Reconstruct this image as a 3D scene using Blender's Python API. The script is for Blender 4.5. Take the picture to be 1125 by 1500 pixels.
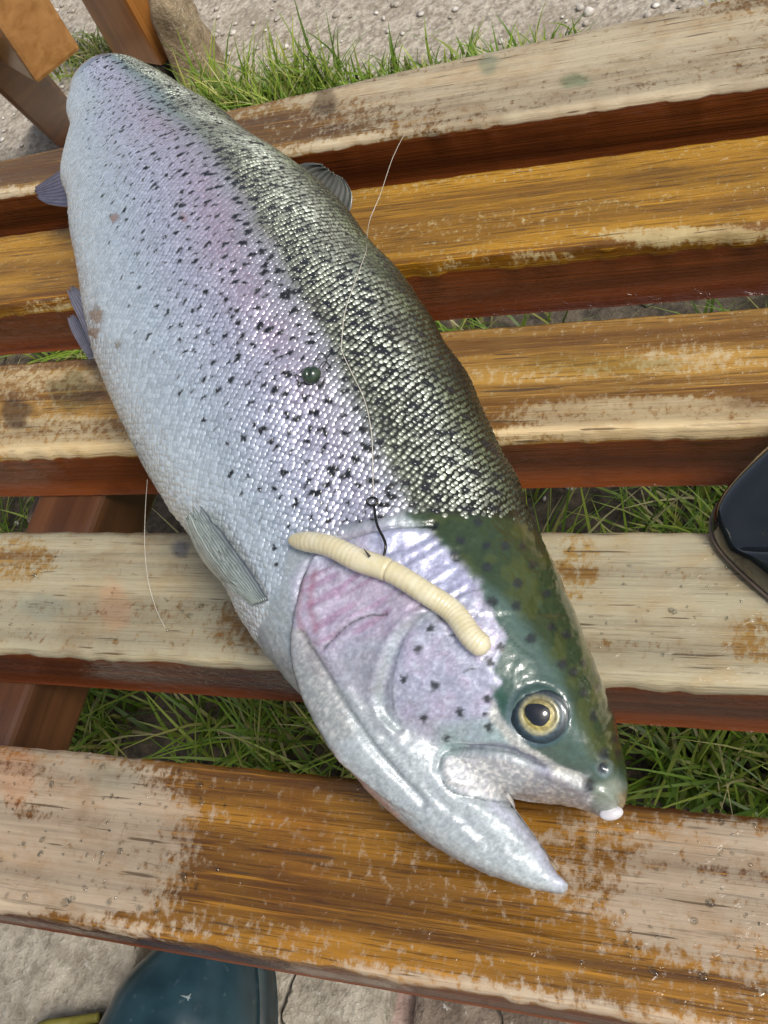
import bpy, bmesh, math, random
import numpy as np
from mathutils import Vector, Matrix
from mathutils.bvhtree import BVHTree

random.seed(7); rng = np.random.default_rng(7)
for o in list(bpy.data.objects): bpy.data.objects.remove(o)
S = bpy.context.scene
C = S.collection

# ---------------------------------------------------------------- camera, sky, sun, exposure
F_PX, CW, CH = 1456.0, 1125.0, 1500.0
CAM_R = (0.5778456, 0.3137337, 0.1902199)
CAM_H = 0.3125483
cd = bpy.data.cameras.new('camera'); cam = bpy.data.objects.new('camera', cd); C.objects.link(cam)
cam.location = (0, 0, CAM_H); cam.rotation_euler = CAM_R
cd.sensor_fit = 'VERTICAL'; cd.sensor_height = 36; cd.sensor_width = 27; cd.lens = 36 * F_PX / CH
cd.clip_start = 0.01; cd.clip_end = 200
S.camera = cam
SUN_EL, SUN_AZ = math.radians(56), math.radians(112)      # azimuth measured from +y towards +x
wd = bpy.data.worlds.new('World'); S.world = wd; wd.use_nodes = True
nt = wd.node_tree; bgn = nt.nodes['Background']
sky = nt.nodes.new('ShaderNodeTexSky'); sky.sky_type = 'NISHITA'; sky.sun_disc = False
sky.sun_elevation = SUN_EL; sky.sun_rotation = SUN_AZ
sky.air_density = 1.0; sky.dust_density = 4.0; sky.ozone_density = 1.0
hs = nt.nodes.new('ShaderNodeHueSaturation'); hs.inputs['Saturation'].default_value = .62
nt.links.new(sky.outputs[0], hs.inputs['Color']); nt.links.new(hs.outputs[0], bgn.inputs[0]); bgn.inputs[1].default_value = 0.105
sl = bpy.data.lights.new('sun', 'SUN'); sun = bpy.data.objects.new('sun', sl); C.objects.link(sun)
sl.energy = 2.5; sl.angle = math.radians(18); sl.color = (1.0, 0.96, 0.90)
sd = Vector((math.sin(SUN_AZ) * math.cos(SUN_EL), math.cos(SUN_AZ) * math.cos(SUN_EL), math.sin(SUN_EL)))
sun.rotation_euler = sd.to_track_quat('Z', 'Y').to_euler(); sun.location = sd * 5
S.view_settings.view_transform = 'Standard'; S.view_settings.look = 'None'
S.view_settings.exposure = 0.24; S.view_settings.gamma = 1.0
S.render.engine = 'CYCLES'

# ---------------------------------------------------------------- pixel <-> world
RM = np.array(cam.rotation_euler.to_matrix())
CP = np.array([0, 0, CAM_H])
def ray(px, py):
    px = np.asarray(px, float); py = np.asarray(py, float)
    d = np.stack([px - CW / 2, -(py - CH / 2), np.full_like(px, -F_PX)], -1)
    return d @ RM.T
def unp(px, py, z):
    d = ray(px, py); s = (np.asarray(z, float) - CAM_H) / d[..., 2]
    return CP + d * s[..., None]
def proj(p):
    q = (np.asarray(p, float) - CP) @ RM
    return np.stack([CW / 2 - F_PX * q[..., 0] / q[..., 2], CH / 2 + F_PX * q[..., 1] / q[..., 2]], -1)
def ss(a, b, x):
    t = np.clip((x - a) / (b - a), 0, 1); return t * t * (3 - 2 * t)
def lin(*c):
    return tuple(((v / 255) / 12.92 if v / 255 <= .04045 else ((v / 255 + .055) / 1.055) ** 2.4) for v in c)
def poly_dist(P, pts, closed=False):
    """distance of points P (n,2) to a polyline"""
    pts = np.asarray(pts, float); d = np.full(len(P), 1e9)
    n = len(pts) if closed else len(pts) - 1
    for i in range(n):
        a, b = pts[i], pts[(i + 1) % len(pts)]; ab = b - a
        t = np.clip(((P - a) @ ab) / (ab @ ab + 1e-12), 0, 1)
        d = np.minimum(d, np.hypot(*(P - a - t[:, None] * ab).T))
    return d
def in_poly(P, pts):
    pts = np.asarray(pts, float); r = np.zeros(len(P), bool); j = len(pts) - 1
    for i in range(len(pts)):
        (xi, yi), (xj, yj) = pts[i], pts[j]
        r ^= ((yi > P[:, 1]) != (yj > P[:, 1])) & (P[:, 0] < (xj - xi) * (P[:, 1] - yi) / (yj - yi + 1e-12) + xi)
        j = i
    return r
def soft_poly(P, pts, w):
    d = poly_dist(P, pts, True); return ss(-w, w, np.where(in_poly(P, pts), d, -d))
def smooth_line(pts, n=40):
    pts = np.asarray(pts, float); k = len(pts)
    u = np.linspace(0, k - 1, n); i = np.clip(u.astype(int), 0, k - 2); t = (u - i)[:, None]
    g = lambda j: pts[np.clip(j, 0, k - 1)]
    p0, p1, p2, p3 = g(i - 1), g(i), g(i + 1), g(i + 2)
    return .5 * (2 * p1 + (p2 - p0) * t + (2 * p0 - 5 * p1 + 4 * p2 - p3) * t ** 2 + (3 * p1 - p0 - 3 * p2 + p3) * t ** 3)
def vnoise(p, scale, seed=0):
    """smooth value noise, 2D or 3D points"""
    p = np.asarray(p, float) * scale; i = np.floor(p).astype(np.int64); f = p - i; f = f * f * (3 - 2 * f)
    D = p.shape[-1]; out = np.zeros(p.shape[:-1]); K = [73856093, 19349663, 83492791]
    for c in range(2 ** D):
        w = np.ones(p.shape[:-1]); h = np.full(p.shape[:-1], seed * 2654435761 % 2**31, np.int64)
        for k in range(D):
            b = (c >> k) & 1
            w = w * (f[..., k] if b else 1 - f[..., k]); h = h ^ ((i[..., k] + b) * K[k])
        h = (h ^ (h >> 13)) * 1274126177 & 0x7fffffff
        h = (h ^ (h >> 16)) & 0xffff
        out += w * h / 65535.0
    return out

# ---------------------------------------------------------------- objects
def tag(o, label=None, cat=None, group=None, kind=None):
    for k, v in (('label', label), ('category', cat), ('group', group), ('kind', kind)):
        if v: o[k] = v
    return o
def empty(name, loc=(0, 0, 0)):
    o = bpy.data.objects.new(name, None); o.location = loc; o.empty_display_size = .02; C.objects.link(o); return o
def mesh_obj(name, V, Fc, mat, parent=None, smooth=True, attrs=None):
    me = bpy.data.meshes.new(name)
    me.from_pydata(np.asarray(V).tolist() if not isinstance(V, list) else V, [], Fc.tolist() if isinstance(Fc, np.ndarray) else Fc)
    return mesh_to_obj(name, me, mat, parent, smooth, attrs)
def set_attrs(me, attrs):
    for k, a in (attrs or {}).items():
        a = np.asarray(a, np.float32)
        if a.ndim == 2:
            at = me.attributes.new(k, 'FLOAT_COLOR', 'POINT')
            if a.shape[1] == 3: a = np.c_[a, np.ones(len(a), np.float32)]
            at.data.foreach_set('color', np.ascontiguousarray(a, np.float32).ravel())
        else:
            me.attributes.new(k, 'FLOAT', 'POINT').data.foreach_set('value', a)
def mesh_to_obj(name, me, mat, parent=None, smooth=True, attrs=None):
    set_attrs(me, attrs)
    if mat: me.materials.append(mat)
    me.polygons.foreach_set('use_smooth', np.full(len(me.polygons), smooth)); me.update()
    o = bpy.data.objects.new(name, me); C.objects.link(o)
    if parent:
        o.parent = parent; o.matrix_parent_inverse = Matrix.Translation(-Vector(parent.location)) if parent.parent is None else Matrix.Identity(4)
    return o
def grid_faces(nu, nv, wrap=False, off=0):
    i = np.arange(nu - 1)[:, None]; j = np.arange(nv if wrap else nv - 1)[None]
    j2 = (j + 1) % nv
    return np.stack([i * nv + j, i * nv + j2, (i + 1) * nv + j2, (i + 1) * nv + j], -1).reshape(-1, 4) + off
def frames(pts):
    pts = np.asarray(pts, float); T = np.gradient(pts, axis=0); T /= np.linalg.norm(T, axis=1)[:, None] + 1e-12
    n = np.array([0, 0, 1.]) if abs(T[0][2]) < .9 else np.array([1., 0, 0]); N = []
    for t in T:
        n = n - t * (n @ t); n /= np.linalg.norm(n); N.append(n)
    N = np.array(N); return T, N, np.cross(T, N)
def tube(pts, rad, seg=8):
    pts = np.asarray(pts, float); rad = np.broadcast_to(rad, (len(pts),)); T, N, B = frames(pts)
    a = np.linspace(0, 2 * np.pi, seg, endpoint=False)
    V = pts[:, None] + rad[:, None, None] * (np.cos(a)[None, :, None] * N[:, None] + np.sin(a)[None, :, None] * B[:, None])
    Fc = [tuple(f) for f in grid_faces(len(pts), seg, True)]
    Fc += [tuple(range(seg))[::-1], tuple(range((len(pts) - 1) * seg, len(pts) * seg))]
    return V.reshape(-1, 3), Fc

# ---------------------------------------------------------------- shader helper
class NT:
    def __init__(s, name):
        s.m = bpy.data.materials.new(name); s.m.use_nodes = True; s.t = s.m.node_tree
        s.b = s.t.nodes['Principled BSDF']; s.n = 0
    def new(s, ty, **kw):
        n = s.t.nodes.new(ty)
        for k, v in kw.items(): setattr(n, k, v)
        return n
    def put(s, sock, v):
        if hasattr(v, 'links') or isinstance(v, bpy.types.NodeSocket): s.t.links.new(v, sock)
        elif isinstance(v, (tuple, list)) and len(v) == 3 and sock.type == 'RGBA': sock.default_value = (*v, 1)
        else: sock.default_value = v
    def attr(s, name, col=False):
        n = s.new('ShaderNodeAttribute', attribute_name=name); return n.outputs['Color' if col else 'Fac']
    def pos(s, scale=(1, 1, 1), loc=(0, 0, 0), rot=(0, 0, 0)):
        g = s.new('ShaderNodeTexCoord'); m = s.new('ShaderNodeMapping')
        m.inputs['Scale'].default_value = scale; m.inputs['Location'].default_value = loc; m.inputs['Rotation'].default_value = rot
        s.t.links.new(g.outputs['Object'], m.inputs[0]); return m.outputs[0]
    def noise(s, vec, scale, detail=4, rough=.55, dist=0):
        n = s.new('ShaderNodeTexNoise'); s.put(n.inputs['Vector'], vec)
        for k, v in (('Scale', scale), ('Detail', detail), ('Roughness', rough), ('Distortion', dist)): n.inputs[k].default_value = v
        return n.outputs[0]
    def voro(s, vec, scale, feat='F1'):
        n = s.new('ShaderNodeTexVoronoi', feature=feat); s.put(n.inputs['Vector'], vec); n.inputs['Scale'].default_value = scale
        return n.outputs[0]
    def ramp(s, fac, lo, hi, a=0., b=1.):
        n = s.new('ShaderNodeMapRange', interpolation_type='SMOOTHSTEP'); s.put(n.inputs[0], fac)
        for i, v in ((1, lo), (2, hi), (3, a), (4, b)): n.inputs[i].default_value = v
        return n.outputs[0]
    def math(s, op, a, b=0.):
        n = s.new('ShaderNodeMath', operation=op); s.put(n.inputs[0], a); s.put(n.inputs[1], b); return n.outputs[0]
    def mix(s, fac, a, b, mode='MIX'):
        n = s.new('ShaderNodeMix', data_type='RGBA', blend_type=mode)
        s.put(n.inputs[0], fac); s.put(n.inputs[6], a); s.put(n.inputs[7], b); return n.outputs[2]
    def bump(s, h, strength, dist=.001, prev=None):
        n = s.new('ShaderNodeBump'); s.put(n.inputs['Height'], h); n.inputs['Strength'].default_value = strength; n.inputs['Distance'].default_value = dist
        if prev: s.put(n.inputs['Normal'], prev)
        return n.outputs[0]
    def set(s, **kw):
        for k, v in kw.items(): s.put(s.b.inputs[k.replace('_', ' ')], v)
        return s.m

def mat_simple(name, col, rough=.5, nscale=60, nmix=.35, bump=.15, bdist=.002, **kw):
    t = NT(name); v = t.pos(); n = t.noise(v, nscale, 6)
    c = t.mix(t.ramp(n, .3, .7), tuple(x * (1 - nmix) for x in col), tuple(min(1, x * (1 + nmix)) for x in col))
    return t.set(Base_Color=c, Roughness=rough, Normal=t.bump(n, bump, bdist), **kw)

# ================================================================ GROUND
GZ = -0.36
def mat_ground():
    t = NT('sandy_ground'); v = t.pos()
    n1 = t.noise(v, 6, 5); n2 = t.noise(v, 90, 6, .7); n3 = t.voro(v, 130)
    c = t.mix(t.ramp(n2, .3, .7), (.23, .19, .14), (.56, .50, .41))
    c = t.mix(t.ramp(n1, .5, .68), c, (.30, .25, .19))
    c = t.mix(t.ramp(n3, .0, .35, .55, 0.), c, (.60, .57, .52))
    return t.set(Base_Color=c, Roughness=.85, Normal=t.bump(n2, .8, .006, t.bump(n3, .6, .004)))
def mat_soil():
    t = NT('dark_soil'); v = t.pos(); n2 = t.noise(v, 70, 6, .7)
    c = t.mix(t.ramp(n2, .3, .7), (.035, .028, .018), (.16, .125, .085))
    return t.set(Base_Color=c, Roughness=.9, Normal=t.bump(n2, .9, .008))
g = 60.0
tag(mesh_obj('ground', [(-g, -g, GZ), (g, -g, GZ), (g, g, GZ), (-g, g, GZ)], [(0, 1, 2, 3)], mat_ground(), smooth=False), kind='structure')
# strip of bare soil that the grass grows from
nu, nv = 70, 30
us, vs = np.meshgrid(np.linspace(-1.5, .7, nu), np.linspace(.13, .98, nv), indexing='ij')
zz = GZ + .004 + .012 * vnoise(np.stack([us, vs], -1), 14) + .006 * vnoise(np.stack([us, vs], -1), 45, 3)
edge = np.minimum(ss(.13, .19, vs), 1 - ss(.86, .98, vs + .05 * vnoise(np.stack([us, vs], -1), 9, 5)))
zz = GZ - .006 + (zz - GZ + .006) * edge
tag(mesh_obj('soil_strip', np.stack([us, vs, zz], -1).reshape(-1, 3), grid_faces(nu, nv), mat_soil()), kind='structure')

# paving in front of the bench: a bed of mortar with flagstones of uneven outline
def mat_stone(name, a, b, cracks=False):
    t = NT(name); v = t.pos(); n2 = t.noise(v, 55, 8, .72); n1 = t.noise(v, 14, 4); n3 = t.noise(v, 220, 3)
    c = t.mix(t.ramp(n2, .3, .68), a, b); c = t.mix(t.ramp(n1, .52, .62, 0, .45), c, tuple(x * .55 for x in a))
    c = t.mix(t.ramp(n3, .62, .72, 0, .6), c, (.62, .60, .55))
    wob = t.new('ShaderNodeVectorMath', operation='ADD'); nz = t.new('ShaderNodeTexNoise'); nz.inputs['Scale'].default_value = 30; t.put(nz.inputs['Vector'], v)
    sc_ = t.new('ShaderNodeVectorMath', operation='SCALE'); t.put(sc_.inputs[0], nz.outputs['Color']); sc_.inputs['Scale'].default_value = .05
    t.put(wob.inputs[0], v); t.put(wob.inputs[1], sc_.outputs[0]); ck = t.ramp(t.voro(wob.outputs[0], 8, 'DISTANCE_TO_EDGE'), .0, .018)
    if cracks: c = t.mix(ck, (.09, .075, .06), c); n2 = t.math('ADD', n2, t.math('MULTIPLY', ck, .5))
    return t.set(Base_Color=c, Roughness=.62, Normal=t.bump(n2, 1., .006, t.bump(n3, .5, .002)))
pave = mesh_obj('pavement', [(-1.6, -1.2, GZ + .004), (1.2, -1.2, GZ + .004), (1.2, .15, GZ + .004), (-1.6, .15, GZ + .004)], [(0, 1, 2, 3)],
                mat_stone('pink_mortar', (.30, .20, .17), (.46, .34, .29)), smooth=False); tag(pave, kind='structure')
m_pale, m_brown = mat_stone('pale_flagstone', (.25, .215, .16), (.56, .50, .40), True), mat_stone('brown_flagstone', (.12, .085, .06), (.30, .235, .175), True)
def flagstone(poly, mat, h=.02):
    cx, cy = np.mean(poly, axis=0); n = 72; out = []
    pl = np.array(poly + poly[:1], float); L = np.r_[0, np.cumsum(np.hypot(*np.diff(pl, axis=0).T))]
    q = np.stack([np.interp(np.linspace(0, L[-1], n, endpoint=False), L, pl[:, k]) for k in (0, 1)], 1)
    q += .010 * (np.stack([vnoise(q, 22, 1), vnoise(q, 22, 2)], 1) - .5)
    rings = [(1, 0), (1, h * .7), (.985, h)] + [(f, h) for f in (.93, .82, .66, .48, .3, .14)]
    V = []
    for f, z in rings:
        r = np.array([cx, cy]) + (q - [cx, cy]) * f
        zz = z + (.007 * (vnoise(r, 30, 4) - .5) + .005 * (vnoise(r, 80, 9) - .5) if f < 1 else 0)
        V.append(np.c_[r, np.full(n, 0) + zz + GZ + .002])
    V = np.concatenate(V); Fc = [tuple(f) for f in grid_faces(len(rings), n, True)]
    V = np.r_[V, [[cx, cy, V[-n:, 2].mean()]]]; c0 = (len(rings) - 1) * n
    Fc += [(c0 + k, c0 + (k + 1) % n, len(V) - 1) for k in range(n)]
    mesh_obj('flagstone', V, Fc, mat, pave)
for poly, mt in (([(-.60, -.32), (-.415, -.30), (-.40, .14), (-.62, .15)], m_pale), ([(-.405, -.30), (-.225, -.32), (-.222, .14), (-.39, .14)], m_pale),
                 ([(-.205, -.30), (.02, -.32), (.03, .13), (-.205, .14)], m_brown), ([(.04, -.3), (.3, -.3), (.32, .14), (.045, .13)], m_brown),
                 ([(-.88, -.32), (-.615, -.30), (-.635, .15), (-.9, .13)], m_pale)):
    flagstone(poly, mt)

# pebbles lying on the sandy ground
def pebbles():
    V = []; Fc = []
    ico = bmesh.new(); bmesh.ops.create_icosphere(ico, subdivisions=1, radius=1)
    iv = np.array([v.co[:] for v in ico.verts]); fi = [tuple(v.index for v in f.verts) for f in ico.faces]; ico.free()
    for k in range(1500):
        if k < 1200: x, y = rng.uniform(-1.5, .3), rng.uniform(.95, 1.9)
        else: x, y = rng.uniform(-.9, .15), rng.uniform(.2, .95)
        r = rng.uniform(.0022, .006) if rng.random() < .975 else rng.uniform(.007, .011)
        s = r * rng.uniform(.6, 1.25, 3) * [1, 1, .6]; a = rng.uniform(0, 6.28); c, d = math.cos(a), math.sin(a)
        p = iv * s * rng.uniform(.8, 1.2, (len(iv), 1)); p = p @ np.array([[c, d, 0], [-d, c, 0], [0, 0, 1]])
        o = len(V) * len(iv); V.append(p + [x, y, GZ + (.002 if k < 1200 else .014)]); Fc += [tuple(i + o for i in f) for f in fi]
    t = NT('pale_pebble'); n = t.noise(t.pos(), 60, 3)
    m = t.set(Base_Color=t.mix(t.ramp(n, .3, .7), (.30, .26, .21), (.66, .63, .58)), Roughness=.7)
    tag(mesh_obj('pebbles', np.concatenate(V), Fc, m), 'pale gravel pebbles strewn over sandy ground', 'gravel', kind='stuff')
pebbles()

# grass
def grass():
    V = []; Fc = []; col = []; n = 0
    def blade(x, y, h, w, lean, az, tone):
        nonlocal n
        d = np.array([math.cos(az), math.sin(az)]); s = np.array([-d[1], d[0]]); k = 5
        for i in range(k):
            u = i / (k - 1); r = lean * h * u ** 1.8; z = h * (u - .35 * lean * u ** 2.4)
            ww = w * (1 - u ** 1.6) + 1e-5
            c = np.array([x, y]) + d * r
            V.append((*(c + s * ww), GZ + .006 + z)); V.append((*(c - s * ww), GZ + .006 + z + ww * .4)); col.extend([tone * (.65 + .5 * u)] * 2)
        for i in range(k - 1):
            a = n + 2 * i; Fc.append((a, a + 1, a + 3, a + 2))
        n += 2 * k
    greens = np.array([(.14, .24, .020), (.20, .30, .028), (.29, .36, .05), (.10, .18, .018), (.38, .37, .10), (.46, .42, .19)])
    def tone(dry=.2):
        i = rng.integers(4, 6) if rng.random() < dry else rng.integers(0, 4); return greens[i] * rng.uniform(.75, 1.3)
    for k in range(900):                                           # tufts under the seat
        x, y = rng.uniform(-1.0, .14), (rng.uniform(.165, .36) if k < 560 else rng.uniform(.36, .80))
        if vnoise(np.array([[x, y]]), 9, 11)[0] < (.12 if k < 560 else .30): continue
        for j in range(rng.integers(8, 18)):
            blade(x + rng.normal(0, .012), y + rng.normal(0, .012), rng.uniform(.035, .10), rng.uniform(.0011, .0023), rng.uniform(.3, 1.3), rng.uniform(0, 6.28), tone(.25))
    for k in range(480):                                           # fringe behind the bench
        x = rng.uniform(-.64, .30); yc = .93 - .02 * (x + .2)
        y = yc + abs(rng.normal(0, .045)) * (-1 if rng.random() < .6 else .6)
        dens = vnoise(np.array([[x, 0.]]), 12, 21)[0]
        if dens < .30 and x > -.48: continue
        tall = .95 if x < -.46 else .25 + .45 * dens
        for j in range(rng.integers(9, 16)):
            blade(x + rng.normal(0, .012), y + rng.normal(0, .012), tall * rng.uniform(.05, .12), rng.uniform(.0013, .0026), rng.uniform(.25, 1.1), rng.uniform(0, 6.28), tone(.10))
    for k in range(26):
        x, y = rng.normal(-.86, .05), rng.normal(1.16, .025)
        for j in range(10): blade(x + rng.normal(0, .012), y + rng.normal(0, .01), rng.uniform(.02, .05), .0016, rng.uniform(.5, 1.4), rng.uniform(0, 6.28), tone(.4))
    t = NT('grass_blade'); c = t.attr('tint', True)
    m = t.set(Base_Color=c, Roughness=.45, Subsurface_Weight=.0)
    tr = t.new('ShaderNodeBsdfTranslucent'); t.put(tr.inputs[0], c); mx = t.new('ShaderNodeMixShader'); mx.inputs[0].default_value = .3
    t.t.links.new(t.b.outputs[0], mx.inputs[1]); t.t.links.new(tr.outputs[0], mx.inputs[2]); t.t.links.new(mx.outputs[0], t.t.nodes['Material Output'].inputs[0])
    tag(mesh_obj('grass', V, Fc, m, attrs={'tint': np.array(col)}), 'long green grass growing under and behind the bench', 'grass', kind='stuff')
grass()
# a pale rough stake in the grass, seen beside the post
# ================================================================ BENCH
def mat_wood(name, ochre, dark, grey):
    """varnished softwood: 'worn' = amount of grey, varnish wear plus painted sky glare, 'side' = sheltered red-brown flanks, 'tint' multiplies"""
    t = NT(name)
    v = t.pos((2.2, 60, 60)); vf = t.pos((14, 620, 620)); vi = t.pos()
    gr = t.noise(v, 1., 5, .6, .6); fine = t.noise(vf, 1., 3, .7); blot = t.noise(vi, 22, 5, .65); jag = t.noise(t.pos((330, 240, 240)), 1., 6, .68, 0.)
    rip = t.noise(t.pos((120, 330, 200)), 1., 3, .6, 1.2)
    wear_glare, side, tint = t.attr('wear_glare'), t.attr('side'), t.attr('tint', True)
    ring_ = t.noise(t.pos((1.1, 26, 26), (5, 2, 1)), 1., 3, .5, 1.4); pore = t.noise(t.pos((34, 1000, 700), (1, 7, 2)), 1., 3, .65)
    top = t.mix(t.ramp(gr, .36, .62), dark, ochre)
    top = t.mix(t.ramp(ring_, .50, .60, 0, .55), top, dark)
    top = t.mix(t.ramp(pore, .53, .62, 0, .65), top, tuple(x * .55 for x in dark))
    top = t.mix(t.ramp(blot, .45, .75, 0, .55), top, tuple(x * .5 for x in ochre))
    top = t.mix(t.ramp(fine, .55, .72, 0, .5), top, tuple(min(1, x * 1.6) for x in ochre))
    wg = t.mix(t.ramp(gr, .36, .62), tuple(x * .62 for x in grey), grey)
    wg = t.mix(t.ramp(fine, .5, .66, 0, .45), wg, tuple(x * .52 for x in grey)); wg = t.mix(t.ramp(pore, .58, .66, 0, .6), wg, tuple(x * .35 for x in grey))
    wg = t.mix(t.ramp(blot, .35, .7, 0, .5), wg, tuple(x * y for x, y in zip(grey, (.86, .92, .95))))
    f = t.math('ADD', wear_glare, t.math('ADD', t.math('MULTIPLY', t.math('SUBTRACT', jag, .5), 1.9), t.math('MULTIPLY', t.math('SUBTRACT', gr, .5), 1.1)))
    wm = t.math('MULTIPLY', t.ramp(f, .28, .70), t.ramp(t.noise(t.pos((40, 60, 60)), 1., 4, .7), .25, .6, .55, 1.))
    c = t.mix(wm, top, wg)  # grey layer holds real wear and the sky glare painted as colour
    crack = t.noise(t.pos((26, 520, 300), (3, 1, 0)), 1., 2, .5)
    c = t.mix(t.ramp(crack, .665, .71, 0, .8), c, (.06, .035, .015))
    sgr = t.mix(t.ramp(gr, .3, .7), (.060, .013, .003), (.175, .046, .009))
    sgr = t.mix(t.ramp(blot, .5, .75, 0, .6), sgr, (.05, .014, .005))
    c = t.mix(t.ramp(t.math('ADD', side, t.math('MULTIPLY', t.math('SUBTRACT', jag, .5), .18)), .40, .62), c, sgr)
    c = t.mix(1., c, tint, 'MULTIPLY')
    h = t.math('ADD', t.math('MULTIPLY', gr, .5), t.math('MULTIPLY', fine, .35))
    nb = t.bump(h, .9, .0014); nb = t.bump(pore, .35, .0008, nb)
    wet = t.bump(rip, 1., .0013)
    return t.set(Base_Color=c, Roughness=t.ramp(wm, 0, 1, .38, .5), Normal=nb, Coat_Weight=t.ramp(wm, 0, 1, .75, .5), Coat_Roughness=t.ramp(wm, 0, 1, .06, .16), Coat_IOR=1.5, Coat_Normal=wet, Specular_IOR_Level=.25)
bench = empty('garden_bench', (-.25, .24, GZ))
tag(bench, 'slatted wooden garden bench with wet weathered varnish and painted-in sky glare, carrying the fish', 'bench')
GREY = (.56, .50, .40)
wood = [mat_wood('weathered_beige_wood', (.32, .175, .034), (.10, .043, .007), (.48, .39, .255)),
        mat_wood('golden_varnished_wood', (.38, .190, .014), (.115, .044, .0025), (.50, .38, .18)),
        mat_wood('tan_wood', (.41, .225, .040), (.14, .058, .007), (.50, .38, .21)),
        mat_wood('grey_beige_wood', (.34, .20, .045), (.14, .063, .011), (.40, .345, .225)),
        mat_wood('brown_wet_wood', (.31, .140, .011), (.070, .025, .002), (.39, .30, .205))]
# pale areas, part varnish wear and part painted sky glare, given as centre pixel, radii, amount
def blobs(P, lst, base):
    w = np.full(len(P), float(base))
    for cx, cy, rx, ry, v in lst:
        d = np.hypot((P[:, 0] - cx) / rx, (P[:, 1] - cy) / ry); k = 1 - ss(.6, 1.15, d); w = w * (1 - k) + v * k
    return w
WEAR_GLARE = [
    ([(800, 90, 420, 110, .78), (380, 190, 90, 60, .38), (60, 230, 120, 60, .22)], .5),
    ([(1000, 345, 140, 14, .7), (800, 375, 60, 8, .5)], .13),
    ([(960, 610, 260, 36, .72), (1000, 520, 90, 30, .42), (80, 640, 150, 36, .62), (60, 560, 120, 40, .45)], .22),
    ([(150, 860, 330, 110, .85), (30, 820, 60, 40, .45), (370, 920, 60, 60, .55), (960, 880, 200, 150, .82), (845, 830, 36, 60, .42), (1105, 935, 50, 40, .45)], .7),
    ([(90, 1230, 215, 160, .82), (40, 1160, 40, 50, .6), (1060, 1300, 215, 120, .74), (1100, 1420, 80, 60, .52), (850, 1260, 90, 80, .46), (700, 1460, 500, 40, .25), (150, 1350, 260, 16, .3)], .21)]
# darker or tinted marks: centre, radii, colour multiplier
MARKS = [
    [(845, 118, 26, 13, (.55, .70, .62)), (715, 95, 18, 16, (.6, .72, .7)), (475, 150, 18, 26, (.45, .42, .38)), (640, 200, 20, 9, (.7, .7, .7))],
    [(780, 378, 14, 5, (.35, .38, .3)), (1000, 260, 100, 20, (.85, .85, .85))],
    [(22, 603, 30, 25, (.33, .30, .27)), (110, 575, 42, 30, (.5, .52, .42)), (880, 535, 150, 16, (.72, .72, .55)), (1100, 590, 40, 10, (.7, .62, .55))],
    [(266, 806, 15, 15, (.42, .45, .62)), (165, 885, 30, 40, (1.12, .9, .82)), (60, 890, 40, 20, (.85, .93, 1.0)), (720, 820, 60, 40, (.9, .9, .85))],
    [(170, 1140, 50, 22, (.85, .92, .92)), (20, 1130, 30, 60, (1.05, .86, .76)), (430, 1250, 60, 120, (.92, .85, .8))]]
XL, XR = -.95, .42
FAR = [lambda x: .4593 + (x + .2065) * .0729, lambda x: .3864 + 0 * x, lambda x: .2857 + 0 * x, lambda x: .1839 + 0 * x, lambda x: .0867 + 0 * x]
NEAR = [lambda x: .4080 - (x + .2) * .006, lambda x: .3270 + 0 * x, lambda x: .2274 + 0 * x, lambda x: .1260 + 0 * x, lambda x: .0267 + 0 * x]
ZT = [.0109, 0, 0, 0, 0]
TH = .039
CHN = [.004, .0085, .007, .006, .006]
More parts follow.
